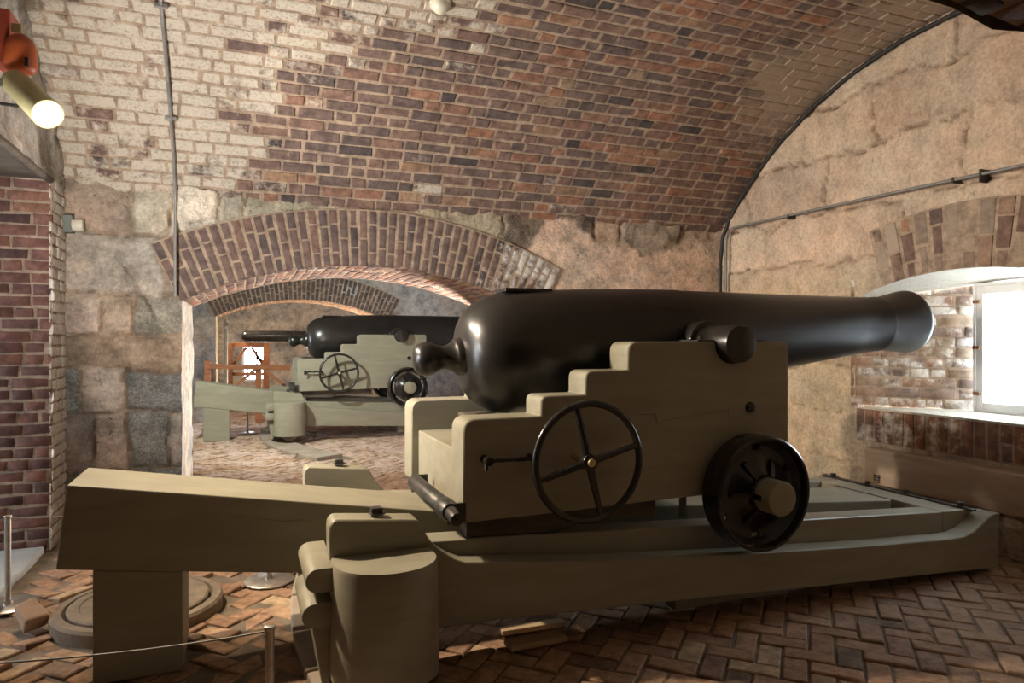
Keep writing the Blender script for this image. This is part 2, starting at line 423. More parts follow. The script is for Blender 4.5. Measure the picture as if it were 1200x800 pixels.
# ---- pier builder : face towards the camera, brick arch ring, soffit, jambs
def pier(name, y, y2, dz, hfn, xa, xb, ztop, step, ringtone, sofftone, jambcol, backface=True):
    mb = MB()
    g = .012
    grid_wall(mb, lambda u, v, h: (u, y - h, v), xa, xb, 0, ztop, step, hfn,
              lambda u, v: arch_in(u, v, dz), arch_snap(dz, step))
    a0 = math.asin(AH / AR)
    nb = 42
    for k in range(nb):
        th0, th1 = -a0 - .005 + (2 * a0 + .05) * k / nb, -a0 - .005 + (2 * a0 + .05) * (k + 1) / nb
        fn = lambda u, v, h: (AX + (AR + v) * math.sin(u), y - h - .030, dz + AZ + (AR + v) * math.cos(u))
        cuts = [0, .21, .43] if k % 2 else [0, .105, .32, .43]
        if k % 3 == 0: cuts = [0, .14, .30, .43]
        jj = .006 / AR
        for c0, c1 in zip(cuts, cuts[1:]):
            one_brick(mb, fn, th0 + jj, th1 - jj, c0 + (.006 if c0 else 0), c1 - .006, random.uniform(-.004, .003),
                      ringtone(AX + (AR + c0) * math.sin(th0), c0), .0, 1, -.03, .006)
        q = [(th0, 0), (th1, 0), (th1, .435), (th0, .435)]
        mb.add([fn(a, b, -.006) for a, b in q], [(0, 1, 2, 3)], 2, (.5, ringtone(AX + AR * math.sin(th0), 0)[1] * .7, 0))
        mb.add([fn(th0, .435, -.006), fn(th1, .435, -.006), fn(th1, .435, -.05), fn(th0, .435, -.05)], [(0, 1, 2, 3)], 2, (.5, .2, 0))
    # soffit
    SL = 2 * a0 * AR
    sf = lambda u, v, h: (AX + (AR - h) * math.sin(v / AR - a0), u, dz + AZ + (AR - h) * math.cos(v / AR - a0))
    brick_field(mb, sf, y - .03, y2, 0, SL, .22, .075, .012, sofftone, mat=1, under=2)
    # jambs
    jb = Blocks(courses_random(y, y2, 0, ASP + dz + .02, .24, .36, .3, .6, jambcol, random.Random(5)), amp=.012, rough=.012, seed=4)
    grid_wall(mb, lambda u, v, h: (AX0 + h, u, v), y - .005, y2, 0, ASP + dz + .01, .04, jb)
    grid_wall(mb, lambda u, v, h: (AX1 - h, u, v), y - .005, y2, 0, ASP + dz + .01, .08, jb)
    if backface:
        bc = Blocks(courses_random(xa, xb, 0, ztop, .3, .4, .4, .8, jambcol, random.Random(9)), seed=9)
        grid_wall(mb, lambda u, v, h: (u, y2 + h, v), xa, xb, 0, ztop, .1, bc, lambda u, v: arch_in(u, v, dz), arch_snap(dz, .1))
    return struct(mb.build(name, [M['stone'], M['jamb'], M['mortar']], tone=True, smooth=50, fix=False))

# ---- back wall, stones laid out as in the photo
def bw(px, y=YB): dx, dy = ray(px); return dx / dy * y
def bz(py, px=140): return U(px, py, YB).z
tan, cream, pinkw, gran, sand, peach = (.42, .33, .26), (.66, .60, .50), (.56, .47, .40), (.25, .26, .245), (.37, .295, .22), (.58, .43, .32)
greyb = (.29, .24, .19)
XE = 9
cs = [
 (-1, bz(550), [(-9, bw(120), (.24, .26, .27), .5, 0), (bw(120), bw(175), (.40, .36, .33), .3, 0), (bw(175), XE, gran, .4, 0)]),
 (bz(550), bz(486), [(-9, bw(112), (.36, .32, .30), .3, 0), (bw(112), bw(150), pinkw, .5, 0), (bw(150), bw(201), gran, .7, 0), (bw(201), XE, (.45, .42, .38), .3, 0)]),
 (bz(486), bz(430), [(-9, bw(95), (.25, .26, .25), .4, 0), (bw(95), bw(150), (.56, .48, .41), .25, 0), (bw(150), XE, (.21, .22, .215), .7, 0)]),
 (bz(430), bz(393), [(-9, XE, sand, .35, .6)]),
 (bz(393), bz(345), [(-9, bw(118), pinkw, .4, 0), (bw(118), bw(160), (.44, .36, .28), .25, .3), (bw(160), 1.6, (.31, .29, .24), .5, 0), (1.6, XE, peach, .2, .5)]),
 (bz(345), bz(272), [(-9, bw(186), (.47, .43, .37), .3, 0), (bw(186), 2.4, (.36, .30, .23), .2, 0), (2.4, XE, (.54, .38, .27), .15, .5)]),
 (bz(272), 9, [(-9, bw(156), tan, .6, 0), (bw(156), bw(202), (.53, .48, .38), .55, .2), (bw(202), bw(258), cream, .6, .2), (bw(258), bw(287), (.40, .38, .31), .4, 0),
               (bw(287), bw(400), (.40, .37, .28), .2, 0), (bw(400), bw(590), (.38, .31, .22), .2, 0), (bw(590), bw(695), (.17, .135, .105), .45, 0), (bw(695), bw(728), (.52, .37, .26), .2, .4),
               (bw(728), bw(795), greyb, .5, .3), (bw(795), XE, (.40, .31, .24), .25, 0)]),
]
bw_blocks = Blocks(cs, (.36, .27, .19), .045, .045, .024, 2, .05)
def bw_h(u, v):
    h, c = bw_blocks(u, v)
    # peach plaster remains on the right
    if u > 1.9:
        k = sm(1.9, 2.4, u) * sm(.02, .14, .12 + fbm(u * 2.2, v * 2.2, 31) * .5 + (2.12 - v) * .9)
        c = tuple(c[i] * (1 - k) + (.62, .465, .355)[i] * (1 + .1 * fbm(u * 5, v * 5, 2)) * k for i in range(3)); h = h * (1 - k) + .016 * k
    if abs(math.atan2(u - AX, v - AZ)) < .50:
        r = math.hypot(u - AX, v - AZ) - AR
        q = sm(.50, .43, r); h = h * (1 - q) - .005 * q
    return h, c
def ring_tone(x, c0):
    w = .04 + .52 * sm(1.2, 2.1, x + c0 * -.3) + .12 * sm(-.25, -.45, x)
    return (min(1, max(0, random.gauss(.33, .14))), w, 0)
pier('wall_back', YB, YB2, 0, bw_h, XL - .6, XW + .05, SPR + .12, .019, ring_tone,
     lambda u, v: (min(1, max(0, random.gauss(.6, .2))), .38, .25), [(.50, .47, .42), (.40, .40, .38), (.55, .50, .43)])
def ring2(x, c0): return (min(1, max(0, random.gauss(.25, .13))), .06, 0)
fb = Blocks(courses_random(-1.8, 4.5, 0, 2.6, .26, .4, .3, .7, [(.30, .29, .30), (.36, .33, .31), (.27, .27, .28), (.40, .36, .32)], random.Random(3)), seed=12)
def far_h(u, v):
    h, c = fb(u, v)
    k = sm(2.0, 2.3, u) * .8
    return h * (1 - k), tuple(c[i] * (1 - k) + (.40, .36, .34)[i] * k for i in range(3))
pier('wall_far', YB + PITCH, YB2 + PITCH, .08, far_h, XL - .6, XW + .05, 2.6, .05, ring2,
     lambda u, v: (min(1, max(0, random.gauss(.75, .2))), .35, .3), [(.46, .38, .28), (.40, .33, .25)])
# pier on the camera's side: face, soffit and jambs of its arch
nb_ = Blocks(courses_random(-1.8, 4.5, 0, 2.5, .26, .4, .3, .7, [(.40, .33, .26), (.34, .28, .22)], random.Random(8)), seed=21)
mb = MB()
grid_wall(mb, lambda u, v, h: (u, YN + h, v), XL - .6, XW + .05, 0, SPR + .12, .06, nb_, lambda u, v: arch_in(u, v, .02), arch_snap(.02, .06))
a0 = math.asin(AH / AR)
sf = lambda u, v, h: (AX + (AR - h) * math.sin(v / AR - a0), u, .02 + AZ + (AR - h) * math.cos(v / AR - a0))
brick_field(mb, sf, -.6, YN, 0, 2 * a0 * AR, .22, .075, .012, lambda u, v: (min(1, max(0, random.gauss(.3, .15))), .05, .1), mat=1, under=2)
for xx, sgn in ((AX0, 1), (AX1, -1)):
    grid_wall(mb, lambda u, v, h: (xx + sgn * h, u, v), -.6, YN, 0, ASP + .03, .08, nb_)
struct(mb.build('wall_near', [M['stone'], M['jamb'], M['mortar']], tone=True, smooth=50, fix=False))

# ---- right (scarp) wall with embrasure
EY0, EY1, ESILL, ESP, ECR = 2.15, 3.78, .797, 1.585, 1.738
EYC = (EY0 + EY1) / 2; EHW = (EY1 - EY0) / 2
ER = (EHW ** 2 + (ECR - ESP) ** 2) / (2 * (ECR - ESP)); EZ = ECR - ER
def emb_in(y, z, off=0):
    yy = y - off
    if not (EY0 < yy < EY1) or z < ESILL: return False
    return z < ESP or (yy - EYC) ** 2 + (z - EZ) ** 2 < ER ** 2
def emb_snap(off, st):
    def f(y, z):
        yy = y - off
        r = math.hypot(yy - EYC, z - EZ)
        if ESILL - .01 < z < ESP + .02:
            if abs(yy - EY0) < st * .6: yy = EY0
            if abs(yy - EY1) < st * .6: yy = EY1
        if EY0 - .01 <= yy <= EY1 + .01:
            if abs(z - ESILL) < st * .6: z = ESILL
            if abs(r - ER) < st * .75 and z > ESP - .02:
                yy, z = EYC + (yy - EYC) * ER / r, EZ + (z - EZ) * ER / r
        return yy + off, z
    return f
RC = [(.46, .365, .275), (.42, .34, .26), (.49, .40, .305), (.38, .305, .235), (.46, .355, .27)]
rb = Blocks(courses_random(.3, 5.6, 0, 3.6, .28, .44, .6, 1.4, RC, random.Random(17), .15), (.20, .145, .10), .040, .026, .020, 40, .09)
def rw_h(u, v):
    h, c = rb(u, v)
    k = .6 * sm(.0, .30, fbm(u * 1.3, v * 1.3, 77) + .02)          # plaster skim patches
    c = tuple(c[i] * (1 - .55 * k) + (.53, .415, .315)[i] * .55 * k for i in range(3))
    g = sm(1.7, .9, v) * sm(3.2, 4.3, u) * sm(-.05, .25, fbm(u * 4, v * 4, 5))
    c = tuple(c[i] * (1 - .55 * g) + (.24, .225, .19)[i] * .55 * g for i in range(3))
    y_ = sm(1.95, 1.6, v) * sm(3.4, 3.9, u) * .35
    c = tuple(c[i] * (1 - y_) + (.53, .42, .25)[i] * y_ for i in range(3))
    h = h * (1 - .5 * k) + .012 * k
    if EY0 - .2 < u < EY1 + .2 and ESILL - .1 < v < ESP + .15:
        q = sm(.16, .03, min(abs(u - EY0), abs(u - EY1))); h = h * (1 - q) + .022 * q
    if EY0 - .5 < u < EY1 + .16 and v < 2.35:
        r = math.hypot(u - EYC, v - EZ) - ER
        q = sm(.47, .40, r) if v > ESP - .1 else 0
        if v < ESILL + .02 and u < EY1 + .02: q = 1
        q *= sm(EY1 + .16, EY1, u) if v < ESILL + .05 else sm(3.66, 3.5, u)
        h = h * (1 - q) + .004 * q
    return h, c
mb = MB()
grid_wall(mb, lambda u, v, h: (XW - h, u, v), .3, YB + .06, -.06, 3.46, .022, rw_h, lambda u, v: emb_in(u, v), emb_snap(0, .022))
# brick ring above, soldier bricks below the sill
ea = math.asin(EHW / ER)
def emb_tone(y, top):
    fade = sm(3.2, 3.75, y)
    return (min(1, max(0, random.gauss(.5, .2))), .18, .45 + .7 * fade + random.gauss(0, .22) if top else .25)
fnr = lambda u, v, h: (XW - h - .036, EYC + (ER + v) * math.sin(u), EZ + (ER + v) * math.cos(u))
nbk = 20
for k in range(nbk):
    t0, t1 = -ea - .10 + (2 * ea + .12) * k / nbk, -ea - .10 + (2 * ea + .12) * (k + 1) / nbk
    if EYC + ER * math.sin(t0) > 3.5: continue
    cuts = [0, .20, .42] if k % 2 else [0, .11, .31, .42]
    for c0, c1 in zip(cuts, cuts[1:]):
        one_brick(mb, fnr, t0 + .006 / ER, t1 - .006 / ER, c0 + .004, c1 - .006, random.uniform(-.010, .004), emb_tone(EYC + ER * math.sin(t0), True), 0, 1, -.03, .008)
    mb.add([fnr(t0, 0, -.008), fnr(t1, 0, -.008), fnr(t1, .425, -.008), fnr(t0, .425, -.008)], [(0, 1, 2, 3)], 2, (.5, .1, .35))
sol = lambda u, v, h: (XW - h - .02, u, v)
u = EY1
while u > .9:
    cuts = [(.555, ESILL - .012)] if random.random() < .55 else [(.555, .66), (.67, ESILL - .012)]
    for a, b in cuts:
        one_brick(mb, sol, u - .068, u, a, b, random.uniform(-.008, .004), (min(1, max(0, random.gauss(.72, .15))), .42, .10), .003, 1, -.03, .006)
    u -= .080
mb.add([sol(.9, .55, -.008), sol(EY1, .55, -.008), sol(EY1, ESILL, -.008), sol(.9, ESILL, -.008)], [(0, 1, 2, 3)], 2, (.5, .35, .3))
# embrasure: splayed brick jambs, soffit, sill
XWN = 4.62; WY1, WY0 = 3.158, 2.52
WZ = 1.665
def jl(u, v, h):           # far jamb
    t = u; return (XW - .02 + (XWN + .1 - XW + .02) * t - h * .8, EY1 + (WY1 + .0 - EY1) * t * 1.0 - h * .6, v)
LJ = math.hypot(XWN - XW, EY1 - WY1)
brick_field(mb, lambda u, v, h: jl(u / LJ, v, h), -.03, LJ, ESILL, ESP + .16, .20, .072, .012, lambda u, v: (min(1, max(0, random.gauss(.72, .2))), .42 + .14 * sm(.9, 1.5, v) + random.gauss(0, .08), .5), mat=1, under=2)
mb.add([(XW, EY0, ESILL), (XWN + .1, WY0, ESILL), (XWN + .1, WY0, ESP + .1), (XW, EY0, ESP + .1)], [(0, 1, 2, 3)], 1, (.5, .4, .1))
ns = 16
pts0, pts1 = [], []
for k in range(ns + 1):
    a = -ea + 2 * ea * k / ns; y = EYC + ER * math.sin(a); z = EZ + ER * math.cos(a)
    f = k / ns
    pts0.append((XW - .04, y, z)); pts1.append((XWN + .1, WY0 + (WY1 - WY0) * f, WZ + .002))
mb.add(pts0 + pts1, [(k, k + 1, ns + 2 + k, ns + 1 + k) for k in range(ns)], 2, (.5, .75, .1))
mb.add([(XW - .025, EY0, ESILL), (XWN + .1, WY0, ESILL + .01), (XWN + .1, WY1, ESILL + .01), (XW - .025, EY1, ESILL)], [(0, 1, 2, 3)], 2, (.5, .8, 0))
mb.add([(XW - .03, EY0, ESILL), (XW - .03, EY1, ESILL), (XW - .03, EY1, ESILL - .014), (XW - .03, EY0, ESILL - .014)], [(0, 1, 2, 3)], 2, (.5, .8, 0))
struct(mb.build('wall_right', [M['stone_r'], M['jamb'], M['mortar']], tone=True, smooth=50, fix=False))
# scarp wall of the next two casemates (plainer, with an embrasure opening each)
mb = MB()
rb2 = Blocks(courses_random(6, 19, 0, 3.6, .26, .40, .45, 1.1, [(.42, .33, .25), (.36, .29, .22), (.30, .25, .20)], random.Random(27), .1), seed=51)
grid_wall(mb, lambda u, v, h: (XW - h, u, v), YB - .1, 19, 0, 3.4, .10, rb2, lambda u, v: emb_in(u, v, PITCH) or emb_in(u, v, 2 * PITCH), emb_snap(PITCH, .1))
for k in (1, 2):
    o = k * PITCH
    for a, b in ((EY1, WY1), (EY0, WY0)):
        mb.add([(XW, a + o, ESILL), (XWN, b + o, ESILL), (XWN, b + o, ESP + .1), (XW, a + o, ESP + .1)], [(0, 1, 2, 3)], 0, (.45, .40, .36))
    mb.add([(XW, EY0 + o, ECR), (XW, EY1 + o, ECR), (XWN, WY1 + o, WZ), (XWN, WY0 + o, WZ)], [(0, 1, 2, 3)], 0, (.5, .48, .44))
    mb.add([(XW, EY0 + o, ESILL), (XW, EY1 + o, ESILL), (XWN, WY1 + o, ESILL), (XWN, WY0 + o, ESILL)], [(0, 1, 2, 3)], 0, (.5, .48, .44))
struct(mb.build('wall_right_beyond', [M['stone']], tone=True, smooth=50, fix=False))

# window in the embrasure
win = thing('window_1', None, None, (XWN, 2.85, ESILL)); win['kind'] = 'structure'
mb = MB()
X0, X1 = XWN - .015, XWN + .03
zb, zt = ESILL + .012, WZ + .003
st = .062
mb.box(X0, X1, WY1 - st, WY1, zb, zt).box(X0, X1, WY0, WY0 + st, zb, zt).box(X0, X1, WY0 + st, WY1 - st, zb, zb + .06).box(X0, X1, WY0 + st, WY1 - st, zt - .075, zt)
mb.box(X0 - .012, X0, WY1 - .02, WY1 - .002, zb, zt).box(X0 - .012, X0, WY0, WY1 - .02, zt - .02, zt)
mb.build('window_frame', M['white'], win, .004)
MB().box(XWN + .005, XWN + .010, WY0 + st, WY1 - st, zb + .06, zt - .075).build('pane', M['glass'], win)
for py in (353.5, 407, 461):
    z = UX(1148.5, py, XWN).z; y = WY1 - .026
    q = MB()
    q.cyl((X0 - .016, y - .011, z), (X0 + .002, y - .011, z), .013, n=6).cyl((X0 - .016, y + .013, z), (X0 + .002, y + .013, z), .013, n=6).box(X0 - .008, X0 + .001, y - .011, y + .013, z - .007, z + .007)
    q.build('clasp', M['rust'], win)

# ---- left (rear) wall: brick pier, lintel over the wide rear opening, washed masonry above
YJ = 4.92
def left_wall(off, name, fine):
    mb = MB()
    if fine:
        brick_field(mb, lambda u, v, h: (XL + h, u, v), YJ + off, YB + off + .02, 0, 2.5, .20, .070, .010,
                    lambda u, v: (min(1, max(0, random.gauss(.5, .2))), .85, 0), mat=0, under=1)
        brick_field(mb, lambda u, v, h: (u, YJ + off - h, v), XL - .62, XL, .0, 2.27, .215, .070, .010,
                    lambda u, v: (min(1, max(0, random.gauss(.45, .25))), .03 + .5 * sm(XL - .05, XL, u), 0), mat=3, under=1)
        wb = Blocks(courses_random(.5, 5.6, 2.2, 3.5, .12, .2, .3, .5, [(.46, .44, .40), (.40, .39, .36), (.50, .48, .44)], random.Random(4)), (.42, .39, .34), .02, .02, .03, 61)
        grid_wall(mb, lambda u, v, h: (XL + h, u, v), .5 + off, YB + off + .04, 2.27, 3.45, .04, wb, mat=2)
        mb.box(XL - .6, XL - .01, YN + off, YJ + off, 2.268, 2.30, 4)
        # rough edge of the lintel
        pts = [(XL - .005, YJ + off - .02 - k * .1, 2.262 + .012 * noise.noise(Vector((k * .9, 2, 0)))) for k in range(41)]
        mb.tube(pts, .022, 7, 4)
    else:
        mb.box(XL - .3, XL, YJ + off, YB2 + off + 1.0, 0, 2.3, 2, (.36, .33, .30)).box(XL - .3, XL, YB2 + off - PITCH, YB2 + off, 2.27, 3.45, 2, (.42, .40, .36))
    mb.box(XL - .6, XL, YN - 1.6 + off, 3.3 + off, 0, 2.27, 2, (.40, .36, .32))
    return struct(mb.build(name, [M['jamb'], M['mortar'], M['stone'], M['redbrick'], M['darkwood']], tone=True, smooth=40, fix=False))
left_wall(0, 'wall_left', True)
left_wall(PITCH, 'wall_left_beyond', False)
left_wall(2 * PITCH, 'wall_left_farthest', False)

for k in range(3):  # unseen walls with a slit, added to cut sky light from the rear
    o = k * PITCH; mb = MB(); c_ = (.36, .32, .28)
    xg = XL - 2.2
    mb.box(xg - .1, xg, 2.9 + o, 4.0 + o, 0, 2.5, 0, c_).box(xg - .1, xg, 4.7 + o, 5.6 + o, 0, 2.5, 0, c_).box(xg - .1, xg, 4.0 + o, 4.7 + o, 0, .5, 0, c_).box(xg - .1, xg, 4.0 + o, 4.7 + o, 1.9, 2.5, 0, c_)
    mb.box(xg - .1, XL - .55, 2.8 + o, 2.9 + o, 0, 2.5, 0, c_).box(xg - .1, XL - .55, 5.5 + o, 5.6 + o, 0, 2.5, 0, c_).box(xg - .1, XL - .55, 2.8 + o, 5.6 + o, 2.45, 2.55, 0, c_)
    struct(mb.build('wall_light_baffle', [M['stone']], tone=True))
# ---- outer shells so that only real openings let daylight in
mb = MB()
mb.box(XL - .6, XW + .4, 18.7, 18.9, 0, 3.6, 0, (.40, .33, .27))
wf = Blocks(courses_random(-1.8, 4.5, 0, 3.6, .26, .36, .4, .8, [(.42, .34, .27), (.36, .30, .25), (.30, .26, .23)], random.Random(13)), seed=71)
W3 = (U(284, 440, 18.6).x, U(314, 440, 18.6).x, U(300, 446, 18.6).z, U(300, 403, 18.6).z)
mb = MB()
grid_wall(mb, lambda u, v, h: (u, 18.6 - h, v), XL - .6, XW + .1, 0, 3.4, .08, wf, lambda u, v: W3[0] < u < W3[1] and W3[2] < v < W3[3])
struct(mb.build('wall_end', [M['stone']], tone=True, smooth=50, fix=False))
for k in (1, 2):
    mb = MB(); vf = vault_fn(YC + k * PITCH - .2)
    brick_field(mb, lambda u, v, h: (u, YC + k * PITCH - .2 + (vault_fn(0)(u, v, h)[1]) * 1.17, vault_fn(0)(u, v, h)[2]), XL - .02, XW + .03, 0, ARC, .235, .088, .017,
                lambda x, s: (min(1, max(0, random.gauss(.45, .2))), .12, .1), bond='flemish') if False else None
    n = 24
    for i in range(n):
        s0, s1 = ARC * i / n, ARC * (i + 1) / n
        g = lambda x, s: (x, YC + k * PITCH - .2 + vault_fn(0)(x, s, 0)[1] * 1.17, vault_fn(0)(x, s, 0)[2])
        mb.add([g(XL - .1, s0), g(XW + .1, s0), g(XW + .1, s1), g(XL - .1, s1)], [(0, 1, 2, 3)], 0, (.45, .2, .2))
    struct(mb.build('ceiling_beyond', [M['vault']], tone=True, smooth=60, fix=False))
mb = MB()
mb.box(XL - .6, XW + .4, -2.6, -2.5, 0, 3.6, 0, (.34, .29, .24))
mb.box(XL - .6, XW + .4, -2.6, YN - .05, 2.45, 2.6, 0, (.30, .26, .22))
mb.box(XL - .7, XL - .6, -2.6, YN, 0, 2.5, 0, (.30, .26, .22))
mb.box(XW, XW + .1, -2.6, YN, 0, 2.5, 0, (.34, .29, .24))
struct(mb.build('wall_behind', [M['stone']], tone=True, fix=True))
# roof mass over all vaults
mb = MB(); mb.box(XL - .7, XW + .9, -2.8, 19.2, 3.62, 3.8, 0, (.3, .27, .24))
struct(mb.build('ceiling_roof', [M['stone']], tone=True))

# ------------------------------------------------------------------ floor
def herring(mb, xa, xb, ya, yb, L, W, jt, inside, tonefn):
    c = math.cos(PI / 4)
    def fn(u, v, h): return ((u - v) * c, (u + v) * c, h)
    R = int(30 / W)
    def put(u0, v0, du, dv):
        um, vm = u0 + du / 2, v0 + dv / 2; x, y = (um - vm) * c, (um + vm) * c
        if not (xa < x < xb and ya < y < yb) or not inside(x, y): return
        wear = sm(.8, -.3, x) * sm(5.5, 4.0, y)
        hi = random.uniform(-.006, .004) + random.uniform(-.012, .006) * wear
        one_brick(mb, fn, u0 + jt / 2, u0 + du - jt / 2, v0 + jt / 2, v0 + dv - jt / 2, hi, tonefn(x, y), .002 + .003 * wear, 0, -.03, .007, .03 + .09 * wear)
    # herringbone unit: horizontal brick (L x W) and vertical brick (W x L), L = 2W
    for i in range(-int(16 / W), int(16 / W)):
        for j in range(-int(4 / W), int(20 / W)):
            u0, v0 = i * W, j * W
            k = (i - j) % 4
            if k == 0: put(u0, v0, L, W)
            elif k == 2:
                put(u0 + W, v0 - W + W, W, L) if False else None
            if (i - j) % 4 == 3: put(u0, v0, W, L)
PC = Vector((XW, 3.13))
def in_floor(x, y):
    for k in (0, 1):
        r = math.hypot(x - XW, y - 3.13 - k * PITCH)
        if 3.70 < r < 4.06 and -2.04 < y - 3.13 - k * PITCH < 1.66: return False
    if math.hypot(x + .452, y - 3.656) < .36: return False
    return True
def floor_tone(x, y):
    f_ = sm(5.6, 6.6, y)  # floor beyond the arch painted paler in place of stronger light there
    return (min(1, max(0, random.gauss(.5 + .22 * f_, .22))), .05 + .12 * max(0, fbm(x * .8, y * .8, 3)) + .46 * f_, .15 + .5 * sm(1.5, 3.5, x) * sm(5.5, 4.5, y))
mb = MB()
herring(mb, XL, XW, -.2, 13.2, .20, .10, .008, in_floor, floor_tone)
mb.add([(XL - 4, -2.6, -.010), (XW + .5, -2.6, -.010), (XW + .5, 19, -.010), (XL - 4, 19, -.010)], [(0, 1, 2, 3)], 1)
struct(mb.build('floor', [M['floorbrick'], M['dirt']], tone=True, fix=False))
# grey threshold slab of the rear opening
mb = MB(); mb.box(XL - .62, XL - .035, 2.2, YJ - .01, -.02, .035)
sl = mb.build('trim_1', mat_simple('grey_slab', (.30, .30, .29), (.40, .40, .38), 5, .8, 0, .3), bevel=.01); struct(sl)
# timber ledge along the foot of the scarp wall
mb = MB(); mb.box(XW - .12, XW - .005, .85, 3.62, .27, .52)
struct(mb.build('trim_2', M['timber'], bevel=.012))
# traverse stones: arcs on which the chassis wheels run
for k, nm in ((0, 'trim_3'), (1, 'trim_4')):
    mb = MB(); r0, r1 = 3.72, 4.05
    segs = 9
    for q in range(segs):
        a0_, a1_ = math.radians(180 - 24 + 54 * q / segs + .25), math.radians(180 - 24 + 54 * (q + 1) / segs - .25)
        n = 5; ins = [(XW + r0 * math.cos(a0_ + (a1_ - a0_) * i / n), 3.13 + k * PITCH + r0 * math.sin(a0_ + (a1_ - a0_) * i / n)) for i in range(n + 1)]
        outs = [(XW + r1 * math.cos(a0_ + (a1_ - a0_) * i / n), 3.13 + k * PITCH + r1 * math.sin(a0_ + (a1_ - a0_) * i / n)) for i in range(n, -1, -1)]
        mb.prism_z(ins + outs, -.02, .03 + random.uniform(-.008, .008))
    struct(mb.build(nm, mat_simple('traverse_stone', (.27, .215, .165), (.38, .31, .245), 4, .8, 0, .4), bevel=.008))

# ------------------------------------------------------------------ the gun (front), then copies
YG = 3.13
def build_barrel():
    t = thing('cannon_barrel', 'largest black cannon barrel, nearest the camera, its muzzle towards the white window', 'cannon barrel', (2.15, YG, 1.28), 'black cannon barrels')
    A = Vector((1.107 * 1.013, YG, H - .076 * 1.013)); B = Vector((3.945 * 1.013, YG, H + .108 * 1.013))
    d = (B - A).normalized()
    o = A - d * (A.x - .0) / d.x        # axis point at x = 0
    s = lambda x: x / d.x
    prof = [(s(.965), .0), (s(.966), .09), (s(.972), .135), (s(.985), .178), (s(1.01), .216), (s(1.05), .25), (s(1.11), .28), (s(1.18), .294), (s(1.26), .298), (s(1.5), .298), (s(1.75), .291), (s(2.0), .280), (s(2.185), .2705), (s(2.19), .266), (s(2.22), .2645),
            (s(2.6), .238), (s(3.08), .203), (s(3.40), .182), (s(3.63), .167), (s(3.638), .170), (s(3.652), .170), (s(3.660), .164), (s(3.70), .167), (s(3.77), .176), (s(3.84), .188), (s(3.90), .197), (s(3.915), .198),
            (s(3.924), .195), (s(3.928), .188), (s(3.928), .105), (s(3.9), .1), (s(3.5), .1)]
    m = MB(); m.lathe(prof, o, d, 72, closed=False); m.build('barrel_body', M['barrel'], t, smooth=35)
    m = MB(); kp = [(s(.985), .10), (s(.965), .093), (s(.955), .089), (s(.942), .088), (s(.936), .080), (s(.918), .066), (s(.893), .056), (s(.868), .055), (s(.848), .064), (s(.815), .080), (s(.79), .0805), (s(.765), .073), (s(.747), .056), (s(.738), .03), (s(.735), .0)]
    m.lathe(kp[::-1], o, d, 40, closed=False); m.build('cascabel_knob', M['barrel'], t, smooth=50)
    tx, tz = 2.13, 1.273
    for sgn in (-1, 1):
        m = MB()
        y1, y2, y3 = YG + sgn * .20, YG + sgn * .362, YG + sgn * .60
        m.cyl((tx, y1, tz), (tx, y2, tz), .112, n=40).cyl((tx, y2, tz), (tx, y3, tz), .086, n=40)
        m.build('trunnion', M['barrel'], t, bevel=.004, smooth=40)
    m = MB(); p = o + d * s(1.30)
    m.box(1.17, 1.42, YG - .075, YG + .075, p.z + .287, p.z + .308); m.build('sight_plate', M['black'], t, bevel=.006)
    return t
def arc(cx, cz, r, a0, a1, n): return [(cx + r * math.cos(math.radians(a0 + (a1 - a0) * i / n)), cz + r * math.sin(math.radians(a0 + (a1 - a0) * i / n))) for i in range(n + 1)]
def rounded(poly, radii, n=6):
    out = []
    for i, p in enumerate(poly):
        r = radii[i]
        if not r: out.append(p); continue
        a, b = Vector(poly[i - 1]), Vector(poly[(i + 1) % len(poly)]); p = Vector(p)
        u, v = (a - p).normalized(), (b - p).normalized(); r = min(r, (a - p).length * .49, (b - p).length * .49)
        p0, p1 = p + u * r, p + v * r
        for k in range(n + 1):
            t = k / n; q = p0 * (1 - t) ** 2 + p * 2 * t * (1 - t) + p1 * t * t; out.append((q.x, q.y))
    return out
YCK0, YCK1 = 2.60, 2.765
